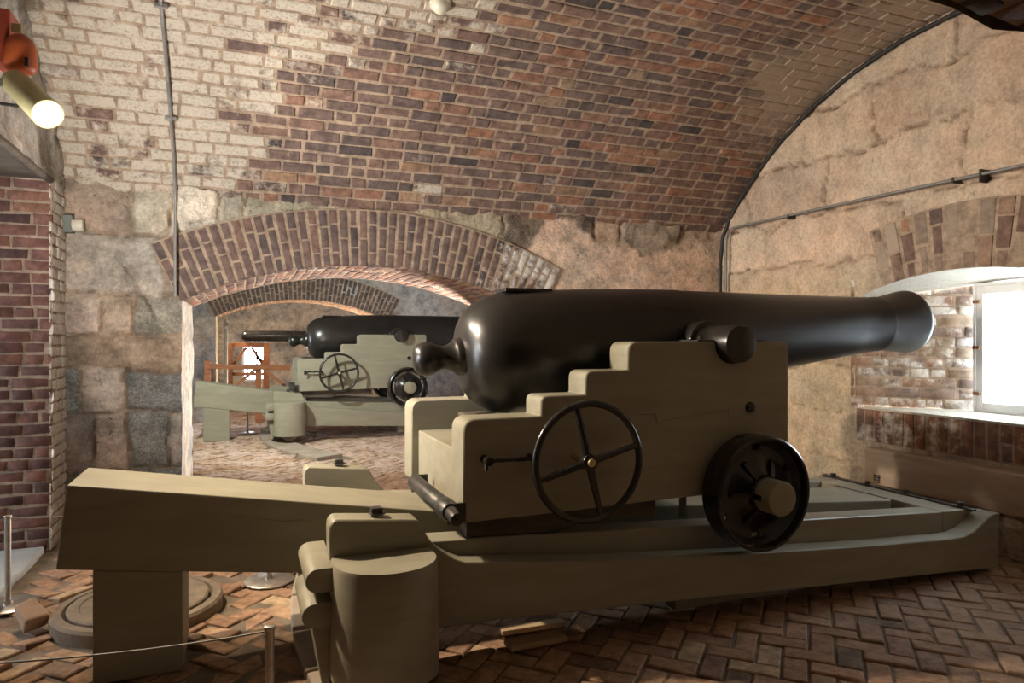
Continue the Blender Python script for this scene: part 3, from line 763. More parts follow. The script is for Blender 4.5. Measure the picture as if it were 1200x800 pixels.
def build_carriage():
    t = thing('gun_carriage', 'tan stepped upper carriage with black handwheel, nearest the camera, under the largest cannon', 'gun carriage', (1.9, YG, .30), 'stepped gun carriages')
    p = lambda px, py: P(px, py, YCK0)
    zt = p(840, 400)[1]; zs = [p(600, 489)[1], p(665, 463)[1], p(715, 434)[1]]
    xs = [p(543, 500)[0], p(634, 470)[0], p(686, 440)[0], p(736, 410)[0]]; xr = p(924, 450)[0]
    tx, tz = 2.13, 1.273
    zb0, zb1 = p(543, 613)[1], p(828, 579)[1]
    pre = rounded([(xs[0], zb0), (xs[0], zs[0]), (xs[1], zs[0]), (xs[1], zs[1]), (xs[2], zs[1]), (xs[2], zs[2]), (xs[3], zs[2]), (xs[3], zt)], [0, .055, 0, .032, 0, .038, 0, .045])
    # the last corner needs the following point
    pre = pre[:-7] if len(pre) > 7 and False else pre
    poly = [(xs[0], zb0), (xs[0], zs[0]), (xs[1], zs[0]), (xs[1], zs[1]), (xs[2], zs[1]), (xs[2], zs[2]), (xs[3], zs[2]), (xs[3], zt), (tx - .09, zt)]
    rad = [0, .055, 0, .032, 0, .038, 0, .05, 0]
    notch = arc(tx, tz, .0895, 180, 360, 14)
    poly += notch; rad += [0] * len(notch)
    poly += [(tx + .09, zt), (xr, zt), (xr, zb1), (xs[0] + 1.0, zb1 - .004), (xs[0] + .5, zb0 + .004)]; rad += [0, .03, 0, 0, 0]
    ck = MB().prism(rounded(poly, rad), YCK0, YCK1)
    for i, q in enumerate((ck, ck.mirror(YG))): q.build('cheek', M['paint'], t, bevel=.005, seg=1, smooth=40)
    # transom box between the cheeks at the rear, and front transoms
    y0, y1 = YCK1 + .002, 2 * YG - YCK1 - .002
    m = MB(); m.box(xs[0] + .035, xs[0] + .30, y0, y1, zb0 + .01, zs[0] - .155); m.build('rear_transom', M['paint'], t, bevel=.006)
    m = MB(); m.box(xr - .35, xr - .12, y0, y1, zb1 + .07, zb1 + .24); m.build('transom', M['paint'], t, bevel=.006)
    m = MB(); m.box(xs[2], xs[2] + .2, y0, y1, zb0 + .03, zb0 + .2); m.build('transom', M['paint'], t, bevel=.006)
    m = MB(); m.box(xs[0] + .16, xs[0] + .32, YG - .07, YG + .07, zs[0] - .15, zs[0] - .035); m.build('elevating_block', M['darkwood'], t, bevel=.006)
    # roller across the rear
    rx, rz = xs[0] - .058, zb0 + .055
    m = MB(); m.lathe([(0, .02), (.005, .036), (.46, .036), (.47, .030), (.49, .030), (.50, .041), (.585, .041), (.60, .033)], (rx, YG + .05, rz), (0, -1, 0), 24)
    ro = m.build('roller', M['iron'], t, smooth=40)
    m = MB(); m.cyl((rx, YG - .552, rz), (rx, YG - .635, rz - .01), .026, n=20).cyl((rx, YG - .636, rz - .01), (rx, YG - .64, rz - .01), .013); m.build('roller_socket', M['iron'], ro, bevel=.003, smooth=40)
    for ya, yb in ((YG - .545, YG - .53), (YG + .06, YG + .075)):
        m = MB(); m.box(rx - .012, rx + .064, ya, yb, rz - .05, rz + .03); m.build('roller_bracket', M['iron'], t)
    # handwheel
    wc = U(690, 541, 2.47); R = .237
    m = MB()
    pts = [(wc.x + R * math.cos(2 * PI * k / 56), wc.y, wc.z + R * math.sin(2 * PI * k / 56)) for k in range(57)]
    m.tube(pts[:-1] + [pts[0]], .0145, 10)
    hw = m.build('handwheel', M['black'], t, smooth=60)
    m = MB(); m.cyl((wc.x, wc.y - .02, wc.z), (wc.x, wc.y + .025, wc.z), .034, n=24); m.build('hub', M['black'], hw, bevel=.004, smooth=40)
    for a in (104, 14, 196, 284):
        q = (math.cos(math.radians(a)), math.sin(math.radians(a)))
        p0 = Vector((wc.x + .02 * q[0], wc.y, wc.z + .02 * q[1])); p1 = Vector((wc.x + (R - .004) * q[0], wc.y, wc.z + (R - .004) * q[1]))
        m = MB(); m.cyl(p0, p1, .017, .0115, 12); m.build('spoke', M['black'], hw, smooth=40)
    m = MB(); m.cyl((wc.x, wc.y - .032, wc.z), (wc.x, YCK0 + .01, wc.z), .0165, n=16); m.build('axle_end', M['brass'], hw, bevel=.004, smooth=40)
    # hanging lever beside the handwheel
    a, b = U(572, 540, 2.555), U(625, 537, 2.555)
    m = MB(); m.cyl(a, b, .0085, n=10).cyl(a + Vector((0, -.02, 0)), a + Vector((0, .05, 0)), .018, n=14).cyl(b + Vector((0, -.01, 0)), b + Vector((0, .05, 0)), .014, n=14)
    m.tube([a + Vector((0, -.012, 0)), a + Vector((-.012, -.014, -.012)), a + Vector((-.014, -.014, -.034))], .008, 8)
    m.build('lever', M['black'], t, smooth=45)
    for xa_, xb_ in ((1.945, 2.038), (2.222, 2.335)):
        m = MB(); m.box(xa_, xb_, YCK0 + .012, YCK1 - .012, zt + .0005, zt + .008); pl_ = m.build('cap_plate', M['iron'], t, bevel=.002)
        m = MB(); m.cyl(((xa_ + xb_) / 2, YCK0 + .05, zt + .008), ((xa_ + xb_) / 2, YCK0 + .05, zt + .022), .011, n=6); m.build('bolt', M['iron'], pl_)
    # bolt, plank seam
    c = U(879, 477, YCK0); m = MB(); m.cyl((c.x, c.y - .012, c.z), (c.x, c.y + .02, c.z), .026, n=20); m.build('bolt_head', M['black'], t, bevel=.005, smooth=40)
    m = MB()
    m.tube([U(x, y, YCK0) for x, y in ((752, 485), (768, 484), (770, 494), (800, 488), (853, 479), (855, 490))], .0036, 6)
    m.build('plank_seam', M['paint'], t)
    # shoes under the cheeks, on the rails
    for q in range(2):
        m = MB(); zi = lambda x: .490 - .053 * (x - .78) + .002
        m.prism([(xs[0] + .03, zi(xs[0] + .03)), (xs[0] + .03, zb0 - .002), (xs[0] + .5, zb0 + .002), (1.75, zb1 - .004), (1.75, zi(1.75) + .05), (1.45, zi(1.45) + .05), (1.2, zi(1.2))], 2.655, 2.75)
        (m if q == 0 else m.mirror(YG)).build('shoe', M['darkwood'], t, bevel=.004)
    # truck wheels
    tc = Vector((2.205, 2.455, .592)); RW = .262
    for sgn in (0, 1):
        y0 = tc.y; back = 2.585
        m = MB()
        prof = [(.002, RW - .018), (0, RW - .008), (.006, RW), (back - y0 - .012, RW), (back - y0, RW - .012), (back - y0, RW - .03), (.085, RW - .03), (.02, RW - .024), (.002, RW - .018)]
        m.lathe(prof, (tc.x, y0, tc.z), (0, 1, 0), 64, closed=False)
        # dished web with see-through holes
        n = 60; rr = [(.08, .012), (.12, .044), (.16, .064), (.19, .072), (.213, .066), (.236, .035)]
        for side in (0, .012):
            vs = [(tc.x + r * math.cos(2 * PI * k / n), y0 + h + side, tc.z + r * math.sin(2 * PI * k / n)) for r, h in rr for k in range(n)]
            fs = []
            for i in range(5):
                for k in range(n):
                    if i == 3 and (k % 10) in (4, 5): continue
                    fs.append((i * n + k, i * n + (k + 1) % n, (i + 1) * n + (k + 1) % n, (i + 1) * n + k))
            m.add(vs, fs)
        m.lathe([(-.012, .05), (-.012, .078), (-.004, .085), (.03, .088), (back - y0 + .012, .088), (back - y0 + .012, .05)], (tc.x, y0, tc.z), (0, 1, 0), 40)
        for k in range(6):
            a = 2 * PI * k / 6 + .0; ca, sa = math.cos(a), math.sin(a)
            m.add([Vector((tc.x + ca * r + -sa * w, y0 + h, tc.z + sa * r + ca * w)) for r, hh in ((.07, (-.004, .05)), (.16, (.044, .07))) for w in (-.011, .011) for h in hh],
                  [(0, 2, 6, 4), (1, 5, 7, 3), (0, 4, 5, 1), (2, 3, 7, 6), (0, 1, 3, 2), (4, 6, 7, 5)])
        if sgn: m = m.mirror(YG)
        w = m.build('truck_wheel', M['black'], t, smooth=38)
        for k in range(8):
            a = 2 * PI * k / 8 + .35; q = Vector((math.cos(a), 0, math.sin(a)))
            m = MB(); c = Vector((tc.x, y0 + .065, tc.z)); m.cyl(c + q * (RW - .01), c + q * (RW + .0015), .016, n=14)
            (m.mirror(YG) if sgn else m).build('handspike_socket', M['cable'], w)
        m = MB(); m.cyl((tc.x, 2.352, tc.z), (tc.x, 2.50, tc.z), .077, n=36)
        (m.mirror(YG) if sgn else m).build('axle_end', M['paint'], w, bevel=.006, smooth=40)['label'] = 'tan painted axle end'
        m = MB(); m.box(tc.x - .083, tc.x - .066, 2.40, 2.445, tc.z - .012, tc.z + .012)
        (m.mirror(YG) if sgn else m).build('linchpin', M['black'], w)
    m = MB(); m.box(tc.x - .075, tc.x + .075, 2.6 + .17, 2 * YG - 2.6 - .17, tc.z - .04, tc.z + .06); m.build('axletree', M['paint'], t, bevel=.006)
    m = MB(); c = P(800, 600, 2.8); m.box(c[0] - .015, c[0] + .015, 2.79, 2.81, .43, .63); m.build('guide_strut', M['paint'], t)
    return t
YR = 2.53
def build_chassis():
    t = thing('gun_chassis', 'long olive-tan timber chassis nearest the camera, with T-shaped tongue at left', 'gun chassis', (2.0, YG, 0), 'timber gun chassis')
    p = lambda px, py: P(px, py, YR)
    bot = lambda x: .202 - .0533 * (x - .648)
    inn = lambda x: .490 - .053 * (x - .78)
    xl = .295
    outer = [(xl, bot(xl) - .03)] + [p(*q) for q in ((386, 622), (387, 616), (390, 611), (395, 609), (487, 609), (491, 611), (497, 622), (505, 634), (512, 642), (521, 649), (532, 655), (545, 659), (700, 657.5), (850, 650), (1000, 640.5), (1112, 631.5), (1130, 628.5), (1142, 622.5), (1151, 614), (1157, 607), (1163, 602.5), (1169, 600.5), (1172, 602))]
    outer += [(3.89, bot(3.89)), (2.2, bot(2.2)), (.9, bot(.9))]
    rail = MB().prism(outer, YR, 2.64)
    inner = [(.52, bot(.52)), (.52, inn(.52)), (3.60, inn(3.6)), (3.60, bot(3.6))]
    rail.prism(inner, 2.641, 2.765)
    for q in (rail, rail.mirror(YG)): q.build('side_rail', M['paint'], t, bevel=.005, seg=1, smooth=40)
    # tongue running through the middle
    tp = [U(78, 568, 2.944), U(65, 668, 2.944)]
    poly = [(tp[1].x, tp[1].z), (tp[0].x, tp[0].z), (.80, .532), (3.58, .340), (3.58, .10), (1.3, .24), (.25, .324)]
    m = MB().prism(poly, 2.944, 3.316); tg = m.build('tongue', M['paint'], t, bevel=.007)
    m = MB(); m.tube([U(x, y, 2.944) for x, y in ((215, 600), (262, 601), (300, 607), (330, 611), (356, 609))], .0036, 6); m.build('plank_seam', M['paint'], tg)
    xa, xb = U(108, 670, 2.944).x, U(214, 670, 2.944).x
    zz = lambda x: tp[1].z + (.324 - tp[1].z) * (x - tp[1].x) / (.25 - tp[1].x)
    m = MB().prism([(xa, 0), (xa, zz(xa)), (xb, zz(xb)), (xb, 0)], 2.95, 3.27); m.build('tongue_leg', M['paint'], t, bevel=.005)
    # crosspieces
    m = MB().prism([(3.602, .04), (3.602, inn(3.6)), (3.86, .332), (3.885, .32), (3.885, .032)], 2.642, 2 * YG - 2.642); m.build('front_crosspiece', M['paint'], t, bevel=.006)
    m = MB().box(.33, .50, 2.66, 2 * YG - 2.66, .16, .305); m.build('rear_crosspiece', M['paint'], t, bevel=.006)
    # iron strap along the front end
    m = MB(); m.bar((3.80, 2.60, .338), (3.80, 2 * YG - 2.60, .338), .035, .014); sp = m.build('front_strap', M['iron'], t, bevel=.003)
    for y in (2.68, 3.02, 3.3, 3.58):
        m = MB(); m.cyl((3.80, y, .344), (3.80, y, .366), .018, n=6); m.build('bolt', M['iron'], sp)
    # wheel hoods, traverse wheels and bumpers at the rear corners
    for sgn in (0, 1):
        z0, z1 = .105, .508; xa, xb = .292, .662; yf = 2.278; yc = 2.44
        cx, rx = (xa + xb) / 2, (xb - xa) / 2
        out = [(xa, YR - .002)] + [(cx + rx * math.cos(a), yc + (yc - yf) * math.sin(a)) for a in [PI + PI * k / 20 for k in range(21)]] + [(xb, YR - .002)]
        m = MB(); vs = []
        for z, e in ((z0, .012), (z1 - .012, 0), (z1, -.010)):
            vs += [(cx + (x - cx) * (1 + e * 2.5), YR + (y - YR) * (1 + e), z) for x, y in out]
        n = len(out)
        m.add(vs, [(i * n + k, i * n + (k + 1) % n, (i + 1) * n + (k + 1) % n, (i + 1) * n + k) for i in (0, 1) for k in range(n)] + [list(range(n))[::-1], [2 * n + k for k in range(n)]])
        (m.mirror(YG) if sgn else m).build('wheel_hood', M['paint'], t, smooth=40)
        m = MB(); m.cyl((.47, 2.36, .125), (.47, 2.44, .125), .088, n=32); m.cyl((.47, 2.34, .125), (.47, 2.46, .125), .03)
        (m.mirror(YG) if sgn else m).build('traverse_wheel', M['castiron'], t, bevel=.006, smooth=40)
        for zc, x0, w in ((.455, .200, .10), (.335, .188, .11)):
            sec = [(x0 + w, zc - .042)] + [(x0 + .042 + .042 * math.cos(a), zc + .042 * math.sin(a)) for a in [1.5 * PI - PI * k / 12 for k in range(13)]] + [(x0 + w, zc + .042)]
            m = MB().prism(sec, 2.455, 2.80)
            (m.mirror(YG) if sgn else m).build('bumper_bar', M['paint'], t, bevel=.004, smooth=45)
        m = MB().prism([(.225, .30), (.29, .30), (.29, .06), (.262, .06)], 2.50, 2.78)
        (m.mirror(YG) if sgn else m).build('side_plate', M['paint'], t, bevel=.004)
        c = P(441, 599, 2.585); m = MB(); m.box(c[0] - .021, c[0] + .021, 2.565, 2.607, c[1] - .012, c[1] + .016).cyl((c[0] + .005, 2.588, c[1] - .008), (c[0] + .005, 2.588, c[1] - .003), .035)
        (m.mirror(YG) if sgn else m).build('square_nut', M['iron'], t, bevel=.003)
    # timber packing under the rail
    m = MB(); m.box(1.86, 2.5, 2.66, 2.74, .04, .125); m.build('packing_block', M['paint'], t, bevel=.004)
    return t
bar0, car0, cha0 = build_barrel(), build_carriage(), build_chassis()
LB = {
 'b': ('black cannon barrel seen through the brick arch on the grey-green carriage',),
 'c': ('grey-green stepped upper carriage seen through the arch, carrying the second cannon',),
 'h': ('grey-green timber chassis standing on pinkish brick beyond the arch',)}
GD = Vector((.06, PITCH, 0))
SH = GD + Vector((-.235, 0, .062))     # the second carriage stands further back on its sloping chassis
g = copy_tree(car0); g.location = Vector(car0.location) + SH; g['label'] = LB['c'][0]
g = copy_tree(bar0); g.location = Vector(bar0.location) + SH; g['label'] = LB['b'][0]
g = copy_tree(cha0); g.location = Vector(cha0.location) + GD; g['label'] = LB['h'][0]

# ------------------------------------------------------------------ lamp on the left wall
LP0, LP1 = U(22, 100, 3.72), U(56, 134, 3.50)
ld = (LP1 - LP0).normalized()
t = thing('spotlight', 'lit yellowish cylindrical spotlight at the left edge, below the orange unit', 'lamp', tuple(LP0))
m = MB(); m.lathe([(-.05, .03), (-.045, .055), (0, .06), ((LP1 - LP0).length, .064), ((LP1 - LP0).length, .058), ((LP1 - LP0).length - .03, .055)], LP0, ld, 36, closed=False)
m.lathe([(-.05, 0), (-.05, .03)], LP0, ld, 36, closed=False); m.build('lamp_shade', M['lampshell'], t, smooth=40)
m = MB(); m.lathe([(0, .0), (0, .0575)], LP0 + ld * ((LP1 - LP0).length - .004), ld, 36, closed=False); m.build('lamp_lens', M['lens'], t)
m = MB(); a = U(33, 101, 3.62); b = U(6, 96, 3.70)
m.cyl(a - Vector((0, .02, 0)), a + Vector((0, .03, 0)), .013); m.bar(a, b, .012, .02); m.bar(b, (XL + .01, 3.80, b.z + .01), .02, .03); m.build('bracket', M['lampgrey'], t, smooth=40)
m = MB(); q = U(18, 126, 3.7); m.tube([U(20, 124, 3.68), U(6, 122, 3.72), (XL + .0, 3.78, U(0, 118, 3.75).z)], .008); m.build('lead', M['cable'], t)
t = thing('wall_unit', 'orange-red box with a rounded cover at the left edge, directly above the lit spotlight', 'wall unit', tuple(U(15, 85, 3.85)))
m = MB(); a = U(0, 20, 3.92); b = U(21, 84, 3.92); m.box(XL + .002, b.x, 3.80, 3.98, b.z, a.z); m.build('housing', M['redbox'], t, bevel=.01)
c0, c1 = U(24, 58, 3.78), U(24, 80, 3.78)
m = MB(); r = .066
m.lathe([(0, 0), (0, .04), (.01, r * .9), (.03, r), (c0.z - c1.z + .02, r), (c0.z - c1.z + .06, r * .8), (c0.z - c1.z + .085, r * .4), (c0.z - c1.z + .092, 0)], c1 - Vector((0, 0, .02)), (0, 0, 1), 32, closed=False)
m.build('rounded_cover', M['orange'], t, smooth=50)
a = U(14, 28, 3.8); b = U(26, 40, 3.8); m = MB(); m.box(a.x, b.x, 3.785, 3.80, b.z, a.z); m.build('clip', M['brass'], t, bevel=.002)
a = U(30, 73, 3.72); m = MB(); m.box(a.x - .002, a.x + .014, 3.705, 3.72, a.z - .02, a.z + .02); m.build('switch', M['cable'], t, bevel=.003)
# small grey fixture on the back wall
t = thing('wall_fixture', 'small dark grey box with white tube at the left end of the stone wall', 'fixture', tuple(U(77, 262, YB - .03)))
a = U(71, 251, 5.21); b = U(85, 272, 5.21); m = MB(); m.box(a.x, b.x, 5.21, 5.29, b.z, a.z); m.build('box', M['grey'], t, bevel=.005)
a = U(85, 264, 5.23); b = U(98, 264, 5.23); m = MB(); m.cyl(a, b, .04, n=20); m.build('tube', M['cream'], t, bevel=.004, smooth=40)

# ------------------------------------------------------------------ conduits and cables
def vpt(x, y, h=0):
    a = math.asin((y - YC) / VR); r = VR - h
    return Vector((x, YC + r * math.sin(a), VZ + r * math.cos(a)))
pts = [U(209, 347, YB - .075), U(207.5, 290, YB - .075), U(206.5, 240, YB - .045)]
pts[0].x = pts[1].x = pts[2].x = -.435
pts += [Vector((-.435 + .02 * k / 8, *vpt(0, 5.22 - k * .17, .022)[1:])) for k in range(0, 16)]
t = thing('conduit', 'thin grey vertical conduit running up the stone wall and across the whitewashed vault at left', 'conduit', tuple(pts[0]))
MB().tube(pts, .0105, 8).build('pipe', M['conduit'], t, smooth=60)
for k in (5, 9, 13):
    p_ = pts[k]; m = MB(); m.box(p_.x - .035, p_.x + .035, p_.y - .012, p_.y + .012, p_.z - .012, p_.z + .012); m.build('clamp', M['conduit'], t, bevel=.003)
pts = [Vector((XW - .08, 5.17, 1.2)), Vector((XW - .08, 5.17, 2.18)), Vector((XW - .08, 5.15, 2.27)), Vector((XW - .08, 5.08, 2.305)), Vector((XW - .075, 4.9, 2.31)), Vector((XW - .075, 3.6, 2.305)), Vector((XW - .075, 2.2, 2.29)), Vector((XW - .075, .85, 2.28))]
t = thing('conduit', 'thin grey conduit running level along the scarp wall above the window', 'conduit', tuple(pts[4]))
MB().tube(pts, .0105, 8).build('pipe', M['conduit'], t, smooth=60)
for px in (1118, 1150, 925):
    q = UX(px, 230, XW - .075); m = MB(); m.box(XW - .09, XW - .0, q.y - .006, q.y + .006, 2.275 if px != 1150 else 2.245, 2.313 if px != 1150 else 2.325); m.build('clamp', M['iron'], t)
pts = [Vector((XW - .10, 5.225, 1.15)), Vector((XW - .10, 5.225, 2.0)), Vector((XW - .075, 5.215, 2.25))] + [Vector((XW - .045 + .012 * noise.noise(Vector((k * .7, 1, 2))), *vpt(0, 5.19 - k * .13, .03 + .008 * noise.noise(Vector((k * .8, 4, 2))))[1:])) for k in range(22)]
tag(MB().tube(pts, .017, 8).build('cable', M['cable'], smooth=60), 'black cable following the curved seam between vault and scarp wall down the corner', 'cable')
t = thing('conduit', 'pale pipe standing beside the jamb of the farthest arch', 'conduit', (U(265, 440, 12.6).x, 12.6, 0))
x_ = U(265, 440, 12.6).x
MB().tube([(x_, 12.6, 0), (x_, 12.6, 1.62)], .03, 10).build('pipe', M['conduit'], t, smooth=60)
MB().box(x_ - .045, x_ + .045, 12.56, 12.64, 1.45, 1.56).build('junction_box', M['conduit'], t, bevel=.006)
# smoke detector on the vault
def hit_vault(px, py):
    dx, dy = ray(px); dz = (HY - py) / FPX; d = 1.5
    while d < 9:
        y, z = dy * d, H + dz * d
        if math.hypot(y - YC, z - VZ) > VR: break
        d += .005
    return Vector((dx * d, dy * d, H + dz * d))
q = hit_vault(516, 4); nrm = Vector((0, YC - q.y, VZ - q.z)).normalized()
t = thing('smoke_detector', 'round cream dome detector on the brick vault at the top edge', 'detector', tuple(q))
m = MB(); m.lathe([(-.02, .062), (.012, .062), (.016, .056)], q, nrm, 32); m.build('base', M['cream'], t, smooth=40)
m = MB(); m.lathe([(.012, .05), (.03, .048), (.045, .04), (.055, .026), (.058, 0)], q, nrm, 32, closed=False); m.build('dome', M['cream'], t, smooth=50)

# ------------------------------------------------------------------ floor things
c = Vector((-.452, 3.656, 0))
t = thing('manhole_cover', 'round rusty cast iron cover with raised rim on the brick floor behind the tongue leg', 'manhole cover', tuple(c))
m = MB(); m.lathe([(-.018, .30), (-.018, .36), (.045, .36), (.058, .35), (.06, .315), (.04, .308), (.02, .30)], c, (0, 0, 1), 64, closed=False); m.build('rim', M['castiron'], t, smooth=35)
m = MB(); m.lathe([(.0, .0), (.0, .298), (.062, .298), (.068, .29), (.068, .25), (.064, .245), (.064, .0)], c, (0, 0, 1), 64, closed=False); m.build('lid', M['castiron'], t, smooth=35)
m = MB()
a = UZ(36, 722, .05)
vs = []
for sx, sy, sz in [(x, y, z) for x in (-1, 1) for y in (-1, 1) for z in (-1, 1)]:
    vs.append((sx * .075 + random.uniform(-.02, .02), sy * .048 + random.uniform(-.015, .015), sz * .03 + random.uniform(-.008, .008)))
R_ = Matrix.Rotation(-.9, 4, 'Z') @ Matrix.Rotation(.35, 4, 'Y')
m.add([R_ @ Vector(v) + a for v in vs], [(0, 1, 3, 2), (4, 6, 7, 5), (0, 4, 5, 1), (2, 3, 7, 6), (0, 2, 6, 4), (1, 5, 7, 3)])
lb = m.build('loose_brick', mat_simple('worn_brick', (.34, .22, .15), (.42, .28, .2), 8, .85, 0, .4), bevel=.012)
zmin = min(v[2] for v in m.v); lb.location.z = -zmin + .0
tag(lb, 'loose worn brick lying tilted on the floor at the left of the manhole cover', 'brick')

def stanchion(x, y, label, top=.43, base=True):
    t = thing('stanchion', label, 'barrier post', (x, y, 0), 'low rope barrier posts')
    m = MB(); m.cyl((x, y, .012), (x, y, top), .0135, n=16); m.build('pole', M['steel'], t, smooth=40)
    m = MB(); m.lathe([(0.0, .127), (.006, .128), (.012, .12), (.014, .02), (.03, .018), (.031, 0)], (x, y, .004), (0, 0, 1), 36, closed=False); m.build('base', M['steel'], t, smooth=40)
    m = MB(); m.cyl((x, y, top), (x, y, top + .012), .017, n=16); m.build('cap', M['steel'], t, bevel=.003, smooth=40)
    return Vector((x, y, top - .005))
sA = stanchion(-1.06, 3.97, 'low steel barrier post at the far left edge of the picture')
sB = stanchion(.128, 3.87, 'low steel barrier post whose round base shows on the floor behind the tongue')
sC = stanchion(.074, 2.163, 'low steel barrier post in the foreground left of the rounded hood')
sD = stanchion(-.98, 2.33, 'low steel barrier post holding the left end of the foreground wire')
sE = stanchion(U(290, 500, 9.95).x, 9.95, 'low steel barrier post beyond the arch, behind the second tongue')
def rope(a, b, sag, label, r=.0028):
    pts = [a.lerp(b, k / 20) - Vector((0, 0, sag * 4 * (k / 20) * (1 - k / 20))) for k in range(21)]
    d = (b - a).normalized() * .016; pts[0] = a + d; pts[-1] = b - d
    tag(MB().tube(pts, r, 8).build('barrier_wire', M['conduit'], smooth=60), label, 'wire', 'barrier wires')
rope(sD, sC, .025, 'thin grey wire sagging across the foreground in front of the tongue leg')
rope(sA, sB, .01, 'thin grey wire running behind the tongue from the far left post')

# thin pale slabs standing in for patches of light under the chassis
for (px, py, L, W, rot, lab) in ((628, 748, .26, .085, .02, 'short pale slab standing for a light patch under the near chassis rail, nearer one'), (624, 732, .30, .05, -.03, 'narrow pale slab standing for a light patch under the chassis, behind a wider one')):
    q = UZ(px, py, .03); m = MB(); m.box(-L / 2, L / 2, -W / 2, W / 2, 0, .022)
    o = m.build('light_patch', M['lightpatch'], bevel=.003); o.location = (q.x, q.y, .012); o.rotation_euler.z = rot; tag(o, lab, 'light_patch', 'painted light patches')
# small plaque by the timber ledge
t = thing('plaque', 'tiny dark and tan plaque on the timber ledge at the foot of the scarp wall', 'plaque', tuple(UX(1025, 560, XW - .125)))
a, b = UX(1019, 554, XW - .124), UX(1031, 566, XW - .124)
m = MB(); m.box(XW - .128, XW - .121, b.y, a.y, b.z, a.z); m.build('plate', M['brass'], t)
ym = a.y + (b.y - a.y) * .45; hh = a.z - b.z
m = MB(); m.box(XW - .1305, XW - .128, b.y, ym, b.z, a.z); dk = m.build('dark_panel', M['cable'], t)
m = MB(); wv = (ym - b.y)
for i in range(2):
    for k in range(3): m.box(XW - .132, XW - .1305, b.y + wv * (.16 + .44 * i), b.y + wv * (.40 + .44 * i), b.z + hh * (.12 + .3 * k), b.z + hh * (.28 + .3 * k))
m.build('mark', M['timber'], dk)

# ------------------------------------------------------------------ third casemate: timber barriers, lying barrel, bright window
y3 = 11.2
t = thing('wooden_barrier', 'orange-brown timber railing with diagonal braces beyond the second cannon', 'barrier', (U(285, 440, y3).x, y3, 0))
V = lambda px, py, y: U(px, py, y)
m = MB(); m.bar(V(243, 429, y3), V(340, 431, y3), .05, .075); m.build('top_rail', M['wood'], t, bevel=.004)
for px in (243, 303):
    q = V(px, 424, y3); m = MB(); m.box(q.x - .045, q.x + .045, y3 + .03, y3 + .10, 0, q.z + (.02 if px == 243 else -.03)); m.build('post', M['wood'], t, bevel=.004)
for a, b in (((300, 432), (281, 448)), ((309, 432), (326, 446))):
    A_, B_ = V(*a, y3), V(*b, y3); B2 = A_ + (B_ - A_) * 1.6
    m = MB(); m.bar(A_, B2, .03, .045); m.build('brace', M['wood'], t, bevel=.003)
y4 = 13.9
t = thing('wooden_trestle', 'orange-brown timber frame with crossed braces standing in front of the far bright window', 'trestle', (U(291, 440, y4).x, y4, 0))
for px in (269, 312):
    q = V(px, 402, y4); m = MB(); m.box(q.x - .055, q.x + .055, y4 - .05, y4 + .05, 0, q.z); m.build('post', M['wood'], t, bevel=.004)
for py, r_ in ((404, .085), (438, .06)):
    m = MB(); m.bar(V(272, py, y4) + Vector((.01, 0, 0)), V(309, py, y4), .07, r_); m.build('rail', M['wood'], t, bevel=.004)
for a, b in (((289, 407), (270, 432)), ((295, 407), (311, 432)), ((300, 418), (309, 424))):
    m = MB(); m.bar(V(*a, y4), V(*b, y4), .04, .05); m.build('brace', M['wood'], t, bevel=.003)
for px in (290, 301):
    m = MB(); m.bar(V(px, 407, y4), V(px, 437, y4), .03, .04); m.build('strut', M['darkwood'], t, bevel=.003)
y5 = y4 + .02
q = V(283, 398, y5); bz_ = V(290, 401.3, y5).z + .03
t = thing('cannon_barrel', 'smaller dark cannon barrel lying level on the timber frame in the farthest casemate', 'cannon barrel', (q.x + .1, y5, bz_), 'black cannon barrels')
m = MB(); rr_ = .105; m.lathe([(0, 0), (0, .05), (.03, .085), (.08, .103), (1.0, .105), (1.9, .085), (2.1, .08), (2.1, .045), (1.9, .045)], (q.x, y5, bz_ + rr_ - .012), (1, 0, .0), 32, closed=False); m.build('barrel_body', M['black'], t, smooth=40)
m = MB(); m.cyl((q.x + 1.2, y5 - .2, bz_ + rr_ - .01), (q.x + 1.2, y5 + .2, bz_ + rr_ - .01), .04); m.build('trunnion', M['iron'], t, smooth=40)
t = thing('timber_prop', 'upright post holding the far end of the small barrel', 'prop', (q.x + 1.6, y5, 0))
m = MB(); m.box(q.x + 1.52, q.x + 1.68, y5 - .08, y5 + .08, 0, bz_ - .012); m.build('post', M['wood'], t, bevel=.004)
w2 = thing('window_2', None, None, (W3[0], 18.6, W3[2])); w2['kind'] = 'structure'
m = MB(); e = .05
m.box(W3[0], W3[0] + e, 18.58, 18.64, W3[2], W3[3]).box(W3[1] - e, W3[1], 18.58, 18.64, W3[2], W3[3]).box(W3[0] + e, W3[1] - e, 18.58, 18.64, W3[2], W3[2] + e).box(W3[0] + e, W3[1] - e, 18.58, 18.64, W3[3] - e, W3[3])
m.build('window_frame', M['white'], w2)
MB().box(W3[0] + e, W3[1] - e, 18.61, 18.615, W3[2] + e, W3[3] - e).build('pane', M['glass'], w2)

